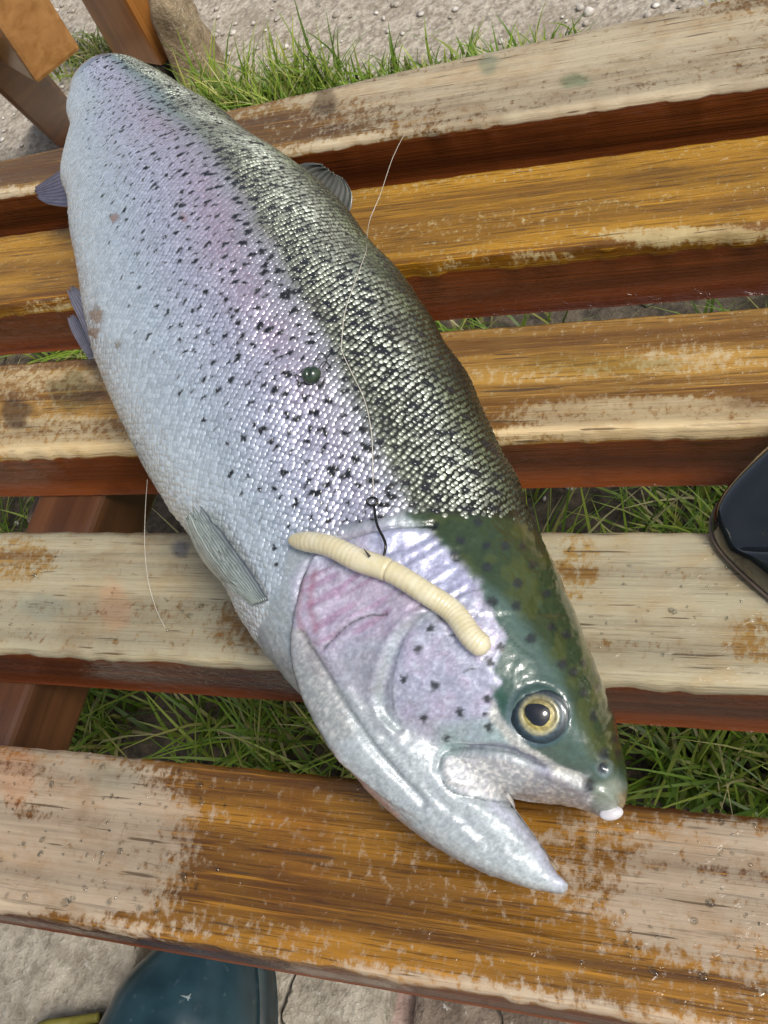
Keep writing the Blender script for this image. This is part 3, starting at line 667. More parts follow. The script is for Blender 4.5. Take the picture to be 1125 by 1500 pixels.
    lay(dk * .95, (.018, .036, .007)); lay(dk * .6 * ss(.5, .75, n1), (.05, .065, .010))
    lay(.8 * soft_poly(P, [(722, 1012), (735, 1005), (752, 1030), (748, 1060), (730, 1045)], 4), (.02, .075, .05))
    de = np.hypot(P[:, 0] - 789, P[:, 1] - 1046); an = np.arctan2(P[:, 1] - 1046, P[:, 0] - 789)
    lay((1 - ss(42, 54, de)) * .85, (.022, .06, .05)); lay(np.exp(-((de - 43) / 5) ** 2) * (.5 + .5 * np.cos(an - 2.2)) * .7, (.08, .13, .17))
    snout = soft_poly(P, [(862, 1150), (905, 1140), (925, 1150), (920, 1185), (890, 1190), (865, 1175)], 8); lay(snout * .8, (.22, .25, .20)); lay(soft_poly(P, [(905, 1165), (925, 1150), (925, 1195), (908, 1192)], 5) * .7, (.20, .15, .06))
    ck = soft_poly(P, [(722, 1025), (735, 1055), (770, 1090), (820, 1122), (862, 1140), (866, 1152), (825, 1146), (790, 1120), (745, 1085), (715, 1050)], 4)
    lay(ck * .9, (.58, .59, .55)); lay(ck * ss(.55, .75, n3) * .8, (.78, .77, .70))
    mx = soft_poly(P, [(649, 1130), (652, 1110), (680, 1100), (740, 1106), (800, 1128), (850, 1146), (870, 1160), (866, 1190), (800, 1180), (740, 1172), (680, 1163), (655, 1148)], 4)
    lay(mx * .8, (.52, .53, .54)); lay(mx * ss(.5, .7, n3) * .7, (.74, .72, .68)); lay(mx * ss(.6, .8, n2) * .5, (.36, .36, .42))
    lay(.85 * np.exp(-(poly_dist(P, smooth_line([(690, 1092), (735, 1092), (775, 1108), (804, 1130)], 30)) / 6) ** 2), (.20, .21, .29))
    lay(.7 * np.exp(-(poly_dist(P, smooth_line([(805, 1132), (840, 1150), (862, 1160)], 20)) / 4) ** 2), (.24, .22, .24))
    for ln, w, k in (([(478, 950), (505, 920), (535, 903), (566, 900)], 1.7, .85), ([(652, 880), (690, 868), (712, 862)], 1.6, .5), ([(678, 985), (690, 980), (706, 982)], 1.2, .85),
                     ([(652, 932), (668, 930)], 1.3, .8), ([(728, 905), (752, 940), (780, 965), (796, 990)], 1.1, .6), ([(640, 769), (570, 777), (520, 789), (478, 806)], 3.4, .95), ([(456, 838), (445, 872), (438, 905), (434, 935), (441, 985), (463, 1035), (500, 1098)], 4., .9), ([(668, 886), (628, 897), (600, 920), (584, 955), (575, 1000), (578, 1040)], 1.6, .5), ([(648, 1142), (662, 1160), (700, 1170), (745, 1176)], 1.8, .7), ([(644, 1130), (650, 1106), (680, 1097), (740, 1102), (800, 1124)], 1.8, .6), ([(458, 940), (490, 990), (530, 1060), (590, 1140)], 2., .45)):
        lay(k * np.exp(-(poly_dist(P, smooth_line(ln, 24)) / w) ** 2), (.02, .03, .025))  # dark crease lines; along the gill cover edge they paint its shadow
    for x, y, r in ((632, 921, 7), (613, 951, 7), (592, 994, 6.5), (637, 1004, 8), (622, 1052, 6), (673, 1043, 7), (713, 1024, 7), (715, 1065, 8), (709, 1046, 4), (755, 889, 8), (757, 855, 8), (713, 833, 8), (808, 918, 7), (720, 883, 8),
                    (777, 935, 9), (734, 948, 8), (717, 970, 8), (824, 973, 8), (840, 985, 8), (854, 971, 6), (854, 1015, 7), (875, 1007, 6), (870, 1050, 8), (902, 1083, 7), (884, 1105, 9), (906, 1105, 7), (864, 1147, 8), (666, 816, 8),
                    (779, 828, 7), (713, 801, 7), (635, 772, 8), (675, 792, 7), (740, 800, 7), (700, 765, 7), (655, 1080, 5), (830, 930, 6), (800, 870, 6), (765, 800, 6)):
        d = np.hypot(P[:, 0] - x, P[:, 1] - y) + 5 * (n3 - .5); lay(.92 * (1 - ss(r * .55, r * 1.25, d)), (.012, .016, .016))
    lay(1 - ss(6, 10, np.hypot(P[:, 0] - 884, P[:, 1] - 1126)), (.02, .03, .04)); lay(.4 * np.exp(-((np.hypot(P[:, 0] - 885, P[:, 1] - 1125) - 11) / 3) ** 2), (.14, .19, .21))
    lay(.9 * (1 - ss(.6, 1.3, np.hypot((P[:, 0] - 890) / 20, (P[:, 1] - 1194) / 12))), (.52, .50, .52))
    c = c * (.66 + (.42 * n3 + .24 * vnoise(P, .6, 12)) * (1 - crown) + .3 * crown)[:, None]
    return c, crown
hm = inh > .001
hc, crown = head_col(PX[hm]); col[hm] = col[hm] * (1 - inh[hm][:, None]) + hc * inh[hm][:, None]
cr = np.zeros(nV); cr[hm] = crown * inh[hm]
# brown smears by the vent and pelvic fins
def stain(c, Q):
    for x, y, r, cc in ((141, 462, 11, (.22, .11, .04)), (138, 486, 8, (.26, .13, .055)), (168, 322, 7, (.20, .08, .035)), (268, 318, 6, (.34, .20, .20)), (172, 505, 6, (.24, .20, .14))):
        d = np.hypot(Q[:, 0] - x, (Q[:, 1] - y) * .7) + 7 * (vnoise(Q, .15, 3) - .5); k = (.8 * (1 - ss(r * .5, r * 1.2, d)))[:, None]; c = c * (1 - k) + np.array(cc) * k
    return c
col = stain(col, PX)
darkness = col.mean(1)
jw_ = soft_poly(PX, [(440, 990), (560, 1060), (650, 1090), (700, 1170), (860, 1200), (860, 1330), (560, 1240), (440, 1060)], 20)
metal = np.clip(.5 * ss(.10, .45, darkness), 0, .5) * (1 - .9 * cr) * (1 - .4 * inh) * (1 - .7 * jw_)
me2.vertices.foreach_set('co', X.ravel()); me2.update()
def mat_skin():
    t = NT('wet_trout_skin'); c = t.attr('tint', True); me_ = t.attr('metal'); v = t.pos()
    n = t.noise(v, 700, 4, .7); n2 = t.noise(v, 160, 5, .6); n3 = t.noise(v, 1500, 2)
    cc = t.mix(t.ramp(n, .42, .66, 0, .38), c, t.mix(1., c, (1.5, 1.5, 1.5), 'MULTIPLY')); cc = t.mix(t.ramp(n2, .45, .7, 0, .36), cc, t.mix(1., cc, (.68, .70, .74), 'MULTIPLY'))
    nb = t.bump(n, .30, .0005, t.bump(n2, .30, .001))
    return t.set(Base_Color=cc, Metallic=me_, Roughness=t.ramp(n3, .3, .7, .30, .46), Normal=nb, Coat_Weight=t.math('ADD', t.ramp(t.noise(v, 25, 3), .35, .65, .2, .6), t.attr('gloss')), Coat_Roughness=.05, Coat_IOR=1.45, Coat_Normal=t.bump(n2, .25, .0012))
m_skin = mat_skin()
for p in list(me2.materials): pass
me2.materials.clear()
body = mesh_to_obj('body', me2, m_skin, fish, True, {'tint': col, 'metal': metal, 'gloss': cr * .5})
bvh = BVHTree.FromObject(body, bpy.context.evaluated_depsgraph_get()) if False else None
TRI = [tuple(p.vertices) for p in me2.polygons]
bvh = BVHTree.FromPolygons(X.tolist(), TRI)
def hit(px, py, lift=0., zdef=None):
    """point of the fish surface (or the plane zdef) that this pixel looks at"""
    d = Vector(ray(px, py)).normalized(); r = bvh.ray_cast(Vector(CP), d)
    if r[0] is None or zdef is not None and r[0].z < -.01: return np.array(unp(px, py, zdef if zdef is not None else .03))
    return np.array(r[0]) + np.array(r[1]) * lift if r[1].dot(d) < 0 else np.array(r[0]) - np.array(r[1]) * lift

# ---- scales: small overlapping domes in staggered rows
def scales():
    ctr = []; s_idx = 0.0; row = 0
    dep = np.linalg.norm(Kd - Bd, axis=1); arc = np.r_[0, np.cumsum(np.linalg.norm(np.diff((Bd + Kd) / 2, axis=0), axis=1))]
    pos = .0005; rows = []
    while pos < arc[-1] * .86:
        i = np.interp(pos, arc, np.arange(NS)); rows.append(i); pos += .00132 * np.interp(dep[int(i)], [.04, .13], [.62, 1.0])
    ths = np.linspace(0, np.pi, 900)
    for r, fi in enumerate(rows):
        i = int(fi); f = fi - i; Bq_, Kq_ = Bd[i] * (1 - f) + Bd[i + 1] * f, Kd[i] * (1 - f) + Kd[i + 1] * f; a = Ad[i]; zc = Zd[i]; n = 2.15
        tq = np.linspace(-.42 * np.pi, 1.02 * np.pi, 700)           # from under the back over the flank to the belly
        c, s = np.cos(tq), np.sin(tq); t = np.sign(c) * np.abs(c) ** (2 / n); z = np.sign(s) * np.abs(s) ** (2 / n) * (1 + .18 * t * (1 - t * t))
        p = (Bq_ + Kq_) / 2 + (Kq_ - Bq_) / 2 * t[:, None]; p[:, 2] = zc + a * z
        L = np.r_[0, np.cumsum(np.linalg.norm(np.diff(p, axis=0), axis=1))]
        w = .0031 * np.interp(dep[i], [.04, .13], [.62, 1.0]); cnt = int(L[-1] / w); 
        l = (np.arange(cnt) + (.5 if r % 2 else 0) + .2) * w; l = l[l < L[-1] - .001]
        q = np.stack([np.interp(l, L, p[:, k]) for k in range(3)], 1)
        ctr.append(np.c_[q, np.full(len(q), w), np.interp(l, L, t)])
    ctr = np.concatenate(ctr); P = ctr[:, :3] + rng.normal(0, .00020, (len(ctr), 3)); W = ctr[:, 3] * rng.uniform(.86, 1.12, len(ctr))
    keep = (P[:, 2] > .004) & in_poly(mirror_px(P), np.r_[TRUNK_POLY[:60] + [0, 60], TRUNK_POLY[60:]]); P, W = P[keep], W[keep]; tq = ctr[keep, 4]
    N = np.zeros_like(P); Q = np.zeros_like(P); ok = np.ones(len(P), bool)
    for k in range(len(P)):
        l, n, _, d = bvh.find_nearest(Vector(P[k]))
        N[k] = n; Q[k] = l; ok[k] = d < .004
    qp = face_px(Q, N); ok &= in_poly(qp + 16 * np.stack([vnoise(qp, .06, 51) - .5, vnoise(qp, .06, 52) - .5], 1) + rng.normal(0, 3, qp.shape) * (qp[:, :1] > 560), TRUNK_POLY); P, W, N, tq = Q[ok], W[ok], N[ok], tq[ok]
    # towards the tail along the surface
    T = -axis[None] - N * (N @ -axis)[:, None]; T /= np.linalg.norm(T, axis=1)[:, None]; Sd = np.cross(N, T)
    st_ = st_of(P); bk = ss(.34, .46, st_[:, 1]); rv = rng.uniform(0, 1, len(P)); pat = vnoise(P[:, :2], 70, 17)
    c = trunk_col(st_, SCAL, P) * ((.82 + .3 * rv) * (1 - bk) + bk * (.25 + 1.1 * rv ** .8) * (.45 + 1.1 * pat))[:, None]; c = stain(c, face_px(P, N)); cov = 1 - .25 * bk * (.6 + .8 * rng.random(len(P)))
    fade = np.interp(st_[:, 1], [-.8, -.3, .3, .45, .9], [.25, .42, .58, 1.0, .7])          # relief is flatter on the belly
    ang = np.linspace(0, 2 * np.pi, 10, endpoint=False)
    prof = [(0, 1.0), (.55, .78), (.95, .05)]
    V = []; 
    tl = rng.normal(0, .08, (len(P), 2))
    for rr, hh in prof:
        aa = ang if rr else ang[:1]
        for an in aa:
            u = rr * math.cos(an); v = rr * math.sin(an)
            u = u * (1.0 if u > 0 else .85)
            hgt = (.00027 * fade) * hh + .00024 * fade * u + .00007
            hgt = hgt + (tl[:, 0] * u + tl[:, 1] * v) * W * .5
            V.append(P + T * (u * W * cov * .47)[:, None] + Sd * (v * W * cov * .48)[:, None] + N * (hgt - (.0004 if rr > .9 and u < 0 else 0))[:, None])
    V = np.stack(V, 1); nv = V.shape[1]
    base = [(0, 1 + k, 1 + (k + 1) % 10) for k in range(10)]
    quad = [(1 + k, 11 + k, 11 + (k + 1) % 10, 1 + (k + 1) % 10) for k in range(10)]
    off = (np.arange(len(P)) * nv)
    F1 = (np.array(base)[None] + off[:, None, None]).reshape(-1, 3); F2 = (np.array(quad)[None] + off[:, None, None]).reshape(-1, 4)
    cv = np.repeat(c[:, None], nv, 1); rim = np.r_[np.zeros(11), np.ones(10)]
    rimdark = np.interp(st_[:, 1], [-.7, -.3, -.1, .35, .45], [.03, .25, .5, .6, .85])
    cv = cv * (1 - rim[None, :, None] * rimdark[:, None, None])
    Vf = V.reshape(-1, 3); sp_ = spot_at(Vf)[:, None]; cv = cv.reshape(-1, 3) * (1 - sp_) + np.array([.008, .010, .012]) * sp_
    metal = np.clip(.6 * ss(.10, .4, cv.mean(1)), 0, .6)
    o = mesh_obj('scales', Vf, F1.tolist() + F2.tolist(), m_skin_scale, fish, attrs={'tint': cv, 'metal': metal}); o['kind'] = 'stuff'
t_ = NT('wet_fish_scale'); _n = t_.noise(t_.pos(), 500, 3)
m_skin_scale = t_.set(Base_Color=t_.attr('tint', True), Metallic=t_.attr('metal'), Roughness=t_.ramp(_n, .3, .7, .24, .40), Coat_Weight=.45, Coat_Roughness=.08)
scales()

# ---- fins
def mat_fin(name, a, b, rough=.3):
    t = NT(name); r = t.attr('ray'); n = t.noise(t.pos(), 180, 4)
    c = t.mix(r, a, b); c = t.mix(t.ramp(n, .45, .75, 0, .5), c, tuple(x * .5 for x in a)); c = t.mix(1., c, t.attr('tint', True), 'MULTIPLY')
    return t.set(Base_Color=c, Roughness=rough, Metallic=.1, Coat_Weight=.35, Coat_Roughness=.12)
def fin(name, e0, e1, mat, place, rays=12, lift=(.0008, .0025), tints=((1, 1, 1), (1, 1, 1)), bow=0., parent=fish):
    """sheet between two edge curves (pixels, base -> tip) with ridged rays and real thickness"""
    nu, nv = 26, rays * 4 + 1; e0, e1 = smooth_line(e0, nu), smooth_line(e1, nu); top = np.zeros((nu, nv, 3)); ry = np.zeros((nu, nv)); tn = np.zeros((nu, nv, 3)); fr_ = .10 * vnoise(np.c_[np.arange(nv) * .31, np.zeros(nv)], 1., len(name)) + .05 * rng.random(nv)
    for i in range(nu):
        for j in range(nv):
            v = j / (nv - 1); u = i / (nu - 1); w_ = min(nu - 1.001, u * (1 - fr_[j]) * (nu - 1)); i_ = int(w_); f_ = w_ - i_
            q = (e0[i_] * (1 - f_) + e0[i_ + 1] * f_) * (1 - v) + (e1[i_] * (1 - f_) + e1[i_ + 1] * f_) * v
            p = place(q[0], q[1], u, v, lift[0] + (lift[1] - lift[0]) * u + bow * math.sin(math.pi * v))
            k = .5 + .5 * math.cos(2 * math.pi * v * rays); top[i, j] = p + np.array([0, 0, .00028 * k]); ry[i, j] = k
            tn[i, j] = np.array(tints[0]) * (1 - v ** .45) + np.array(tints[1]) * v ** .45
    bot = top - np.array([0, 0, .0007]); V = np.r_[top.reshape(-1, 3), bot.reshape(-1, 3)]; n = nu * nv
    f = grid_faces(nu, nv); Fc = [tuple(x) for x in f] + [tuple(x[::-1] + n) for x in f]
    bd = [i * nv for i in range(nu)] + [(nu - 1) * nv + j for j in range(1, nv)] + [i * nv + nv - 1 for i in range(nu - 2, -1, -1)] + [j for j in range(nv - 2, 0, -1)]
    Fc += [(bd[k], bd[(k + 1) % len(bd)], bd[(k + 1) % len(bd)] + n, bd[k] + n) for k in range(len(bd))]
    return mesh_obj(name, V, Fc, mat, parent, attrs={'ray': np.r_[ry.ravel(), ry.ravel()], 'tint': np.r_[tn.reshape(-1, 3), tn.reshape(-1, 3)]})
on_fish = lambda x, y, u, v, l: hit(x, y, l, .03)
def flat(z0, z1): return lambda x, y, u, v, l: np.array(unp(x, y, z0 + (z1 - z0) * u)) + np.array([0, 0, l])
m_pect = mat_fin('pectoral_fin_skin', (.20, .23, .22), (.44, .48, .47)); m_dark = mat_fin('dark_fin_skin', (.045, .040, .050), (.13, .12, .145)); m_dor = mat_fin('dorsal_fin_skin', (.05, .05, .042), (.13, .13, .115))
fin('pectoral_fin', [(396, 878), (372, 832), (340, 785), (306, 739)], [(372, 886), (321, 838), (294, 792), (283, 747)], m_pect, on_fish, 13, (.0010, .0035), ((.12, .13, .22), (1.25, 1.3, 1.2)), .0012)
fin('pelvic_fin', [(146, 490), (140, 460), (124, 432), (103, 416)], [(131, 502), (120, 476), (106, 447), (97, 421)], m_dark, flat(.040, .036), 6, (0, 0), ((1.2, 1.2, 1.2), (1.7, 1.75, 1.8)))
fin('pelvic_fin', [(142, 524), (130, 496), (118, 472), (106, 458)], [(130, 526), (114, 502), (103, 480), (99, 463)], m_dark, flat(.024, .022), 6, (0, 0), ((.9, .9, .9), (1.6, 1.65, 1.7)))
fin('anal_fin', [(103, 240), (85, 252), (66, 265), (48, 277)], [(104, 303), (88, 302), (68, 298), (53, 289)], m_dark, flat(.034, .028), 9, (0, 0), ((1.0, .85, .9), (.9, .9, 1.15)))
fin('dorsal_fin', [(426, 258), (430, 246), (450, 239), (474, 241)], [(506, 318), (514, 304), (515, 282), (503, 261)], m_dor, flat(.030, .040), 11, (0, 0), ((.8, .8, .75), (2.0, 2.05, 2.1)))
# tail fin hanging behind the rear slat
cen, hw, up, a_ = tail_fr[-1]; dn = np.array([0, 0, -1.]); V = []; nu, nv = 18, 57; ry = []
for sgn in (1, -1):
    for i in range(nu):
        u = i / (nu - 1)
        for j in range(nv):
            v = 2 * j / (nv - 1) - 1; L = .085 * (1 - .28 * (1 - abs(v) ** 1.4)); k = .5 + .5 * math.cos(v * math.pi * 18)
            V.append(cen + hw * v * (.92 + .85 * u) + dn * (L * u - .006) + up * sgn * (.0014 - .0009 * u + .0003 * k)); ry.append(k)
n = nu * nv; f = grid_faces(nu, nv); Fc = [tuple(x) for x in f] + [tuple(x[::-1] + n) for x in f]
bd = [i * nv for i in range(nu)] + [(nu - 1) * nv + j for j in range(1, nv)] + [i * nv + nv - 1 for i in range(nu - 2, -1, -1)] + [j for j in range(nv - 2, 0, -1)]
Fc += [(bd[k], bd[(k + 1) % len(bd)], bd[(k + 1) % len(bd)] + n, bd[k] + n) for k in range(len(bd))]
mesh_obj('tail_fin', V, Fc, m_dor, fish, attrs={'ray': np.array(ry), 'tint': np.ones((len(V), 3))})

# ---- eye
ec = hit(790, 1047); en = np.zeros(3)
for dx, dy in ((-38, -20), (38, -20), (-38, 30), (38, 30), (0, 40), (0, -40)):
    d = Vector(ray(790 + dx, 1047 + dy)).normalized(); r = bvh.ray_cast(Vector(CP), d)
    if r[0] is not None: en += np.array(r[1]) * (1 if r[1].z > 0 else -1)
en /= np.linalg.norm(en); en = en * .55 + np.array([0, 0, 1]) * .45; en /= np.linalg.norm(en)
e1 = np.array(unp(840, 1047, ec[2])) - np.array(unp(790, 1047, ec[2])); pxm = np.linalg.norm(e1) / 50; e1 -= en * (e1 @ en); e1 /= np.linalg.norm(e1); e2 = np.cross(en, e1)
def disc(name, prof, mat, parent, colf, seg=64, pear=False):
    V = [ec + en * prof[0][1]]; cl_ = [colf(0, 0)]
    for r, h in prof[1:]:
        for k in range(seg):
            a = 2 * math.pi * k / seg; rr = r * (1 + .05 * math.cos(2 * a + .7) + .02 * math.sin(3 * a) + .012 * math.sin(7 * a + r) + ((.26 * max(0, math.cos(a - 2.6)) ** 5 - .08 * max(0, math.cos(a + .4)) ** 3) if pear else 0))
            V.append(ec + (e1 * math.cos(a) + e2 * math.sin(a)) * rr * pxm + en * h); cl_.append(colf(rr, a))
    Fc = [(0, 1 + k, 1 + (k + 1) % seg) for k in range(seg)]
    for i in range(len(prof) - 2):
        o = 1 + i * seg; Fc += [(o + k, o + seg + k, o + seg + (k + 1) % seg, o + (k + 1) % seg) for k in range(seg)]
    return mesh_obj(name, V, Fc, mat, parent, attrs={'tint': np.array(cl_)})
def mat_eye(name, rough, coat, metal=0.):
    t = NT(name); n = t.noise(t.pos(), 900, 4); c = t.attr('tint', True)
    return t.set(Base_Color=t.mix(t.ramp(n, .4, .7, 0, .4), c, t.mix(1., c, (.55, .5, .45), 'MULTIPLY')), Roughness=rough, Metallic=metal, Coat_Weight=coat, Coat_Roughness=.02)
def iris_col(r, a):
    m_ = (1 - .28 * math.sin(a)) * (.55 + .9 * vnoise(np.array([[math.cos(a) * r * .22 + 9, math.sin(a) * r * .22 + 9]]), 1.6, 5)[0]); c = m_ * np.array([(.34, .29, .10), (.33, .28, .09), (.19, .16, .045), (.31, .30, .19), (.06, .085, .09), (.022, .040, .055), (.010, .022, .026)])
    x = [0, 16, 22, 28, 31, 34, 38]; return [np.interp(r, x, c[:, k]) for k in range(3)]
eh = .0014
eye = disc('eye', [(0, eh)] + [(r, eh * (1 - (r / 43) ** 2.4) + (.0002 if 24 < r < 30 else 0)) for r in (4, 8, 12, 15, 17, 19, 21, 23, 25, 27, 29, 31, 33, 35, 37, 39, 41, 42)], mat_eye('golden_iris', .34, .6, .2), fish, iris_col)
disc('pupil', [(0, eh + .0009)] + [(r, eh + .0009 - .0007 * (r / 17) ** 2.2) for r in (3, 6, 9, 12, 14, 15.5, 16.5)] + [(17, eh - .0004)], mat_eye('black_pupil', .08, 1.), eye, lambda r, a: (.006, .008, .012), pear=True)

tc = hit(895, 1190, .0002); bm = bmesh.new(); bmesh.ops.create_uvsphere(bm, u_segments=20, v_segments=14, radius=1)
for v in bm.verts: v.co = Vector(tc) + Vector((v.co.x * .0031 + v.co.y * .0008, v.co.y * .0021, v.co.z * .0016))
me = bpy.data.meshes.new('snout_tip'); bm.to_mesh(me); bm.free(); mesh_to_obj('snout_tip', me, mat_simple('white_gum', (.60, .58, .60), .3, 400, .1, .1, .0003, Coat_Weight=.6), fish)

# ================================================================ TACKLE
def path_on_fish(px, lift, n=60, z=None):
    q = smooth_line(px, n); return np.array([hit(x, y, lift, z) for x, y in q])
WPX = [(431, 795), (450, 797), (500, 808), (550, 830), (605, 858), (655, 898), (690, 934), (717, 956)]
NW = 420; wc = np.array([hit(x, y, .0031) for x, y in smooth_line(WPX, 9)]); wp = smooth_line(wc, NW)
u = np.linspace(0, 1, NW); rad = .0033 * np.clip(np.minimum((u / .17) ** .55, ((1 - u) / .06) ** .5), 0.02, 1) * np.interp(u, [0, .2, .40, .48, .52, .9, 1], [.9, .95, 1.05, 1.02, .96, 1.0, .95])
rib = np.sin(u * 2 * np.pi * 54); smoothz = (1 - ss(.38, .40, u) * (1 - ss(.485, .50, u)) * .9)
rad = rad * (1 + .011 * rib * smoothz) - .0004 * np.exp(-((u - .493) / .004) ** 2)
V, Fc = tube(wp, np.maximum(rad, .0001), 20)
t = NT('cream_soft_plastic'); n = t.noise(t.pos(), 200, 3)
m_w = t.set(Base_Color=t.mix(t.ramp(n, .35, .7), (.58, .52, .33), (.66, .61, .44)), Roughness=.36, Subsurface_Weight=.25, Subsurface_Radius=(.004, .003, .0015), Subsurface_Scale=1., Coat_Weight=.25, Coat_Roughness=.2)
tag(mesh_obj('bait_worm', V, Fc, m_w), 'cream ribbed artificial bait worm lying across the gill cover', 'bait')
t = NT('dark_steel_wire'); m_hook = t.set(Base_Color=(.06, .055, .05), Metallic=.9, Roughness=.28)
hook = empty('fishing_hook', hit(548, 738)); tag(hook, 'small dark steel hook stuck through the cream worm', 'hook')
sh = smooth_line([hit(x, y, l) for x, y, l in ((552, 745, .0024), (560, 768, .0044), (565, 792, .0046), (567, 812, .0046), (565, 834, .0040))], 24)
V, Fc = tube(sh, .00042, 8); mesh_obj('shank', V, Fc, m_hook, hook)
pe = hit(548, 738, .0016); ring_ = [pe + np.array([.0016 * math.cos(a), .0012 * math.sin(a), .0003 * math.sin(a)]) for a in np.linspace(0, 2 * math.pi, 25)]
V, Fc = tube(ring_, .00038, 8); mesh_obj('hook_eye', V, Fc, m_hook, hook)
p0 = hit(557, 824, .0072); p1 = hit(552, 808, .0082); V, Fc = tube(np.linspace(p0, p1, 8), np.linspace(.00042, .00008, 8), 8); mesh_obj('hook_point', V, Fc, m_hook, hook)
t = NT('clear_fishing_line'); m_line = t.set(Base_Color=(.74, .70, .60), Roughness=.15, Transmission_Weight=.35, IOR=1.45)
def line(label, pts, r=.00016):
    V, Fc = tube(pts, r, 6); tag(mesh_obj('fishing_line', V, Fc, m_line), label, 'line')
lp = path_on_fish([(500, 515), (515, 548), (535, 590), (545, 640), (547, 700), (548, 733)], .0007, 50)
up_ = path_on_fish([(535, 372), (522, 410), (505, 460), (500, 515)], .0007, 40)
fr = smooth_line([np.array(unp(592, 197, .012)), np.array(unp(575, 232, .024)), np.array(unp(557, 285, .040)), np.array(unp(541, 325, .045)), up_[0]], 40)
line('thin clear fishing line running from slat over trout back to hook', np.r_[fr[:-1], up_[:-1], lp])
line('fine clear fishing line trailing from trout belly onto grey slat', smooth_line([np.array(unp(216, 702, .035)), np.array(unp(213, 745, .026)), np.array(unp(212, 800, .016)), np.array(unp(217, 850, .008)), np.array(unp(228, 890, .0025)), np.array(unp(242, 920, .0008))], 50), .00013)
bc = hit(459, 553, .0016); bm = bmesh.new(); bmesh.ops.create_uvsphere(bm, u_segments=28, v_segments=18, radius=.0032)
for v in bm.verts: v.co = Vector((v.co.x, v.co.y * .92, v.co.z * .9 - .0006 * math.exp(-(v.co.x / .0005) ** 2) * (v.co.z > 0))) + Vector(bc)
me = bpy.data.meshes.new('line_weight'); bm.to_mesh(me); bm.free()
lw = mesh_to_obj('line_weight', me, mat_simple('dark_green_coating', (.018, .035, .018), .25, 300, .4, .1, .0003, Coat_Weight=.6)); tag(lw, 'tiny dark green round split weight on the trout flank', 'weight')
for pts in ([(458, 545), (464, 528), (472, 520), (480, 530), (474, 540)], [(452, 556), (438, 552), (432, 548), (440, 562), (452, 560)], [(466, 546), (476, 532), (486, 540)]):
    V, Fc = tube(path_on_fish(pts, .0009, 24), .00016, 6); mesh_obj('line_knot', V, Fc, mat_simple('dark_line', (.03, .035, .03), .3), lw)

# ================================================================ WATER DROPS ON THE SLATS
def drops():
    V = []; Fc = []; ns, nr = 12, 4
    def drop(x, y, z, r):
        o = len(V); e = rng.uniform(.7, 1.3); an = rng.uniform(0, 6.28); h = r * .42
        for i in range(nr):
            q = i / nr * math.pi / 2
            for k in range(ns):
                a = 2 * math.pi * k / ns; u, v = r * math.cos(q) * math.cos(a) * e, r * math.cos(q) * math.sin(a) / e
                V.append((x + u * math.cos(an) - v * math.sin(an), y + u * math.sin(an) + v * math.cos(an), z + h * math.sin(q)))
        V.append((x, y, z + h))
        for i in range(nr - 1): Fc.extend((o + i * ns + k, o + i * ns + (k + 1) % ns, o + (i + 1) * ns + (k + 1) % ns, o + (i + 1) * ns + k) for k in range(ns))
        Fc.extend((o + (nr - 1) * ns + k, o + (nr - 1) * ns + (k + 1) % ns, o + nr * ns) for k in range(ns))
    for x, y, r in ((130, 1108, 6), (150, 1123, 5), (105, 1141, 3.5), (123, 1176, 3), (60, 1250, 5), (96, 1332 - 10, 7), (105, 1318, 6), (160, 1322, 5), (150, 1250, 4), (35, 1236, 4), (176, 1247, 5), (292, 1150, 6), (295, 1175, 5), (205, 1330, 5), (230, 1335, 5), (128, 1252, 3)):
        p = unp(x, y, 0); drop(p[0], p[1], .0002, r * .00024)
    for k in range(300):
        reg = rng.choice(4, p=[.4, .2, .2, .2]); x, y = {0: (rng.uniform(0, 330), rng.uniform(1120, 1335)), 1: (rng.uniform(0, 380), rng.uniform(785, 945)), 2: (rng.uniform(800, 1125), rng.uniform(790, 990)), 3: (rng.uniform(850, 1125), rng.uniform(1200, 1440))}[int(reg)]
        p = unp(x, y, 0)
        if not (.03 < p[1] < .083 or .13 < p[1] < .18): continue
        drop(p[0], p[1], .0002, rng.uniform(.00025, .0007) if rng.random() < .92 else rng.uniform(.0008, .0014))
    t = NT('water'); m = t.set(Base_Color=(.9, .92, .9), Roughness=.02, Transmission_Weight=1., IOR=1.33)
    tag(mesh_obj('water_drops', V, Fc, m), 'small clear rain drops sitting on the weathered bench slats', 'water drops', kind='stuff')
drops()

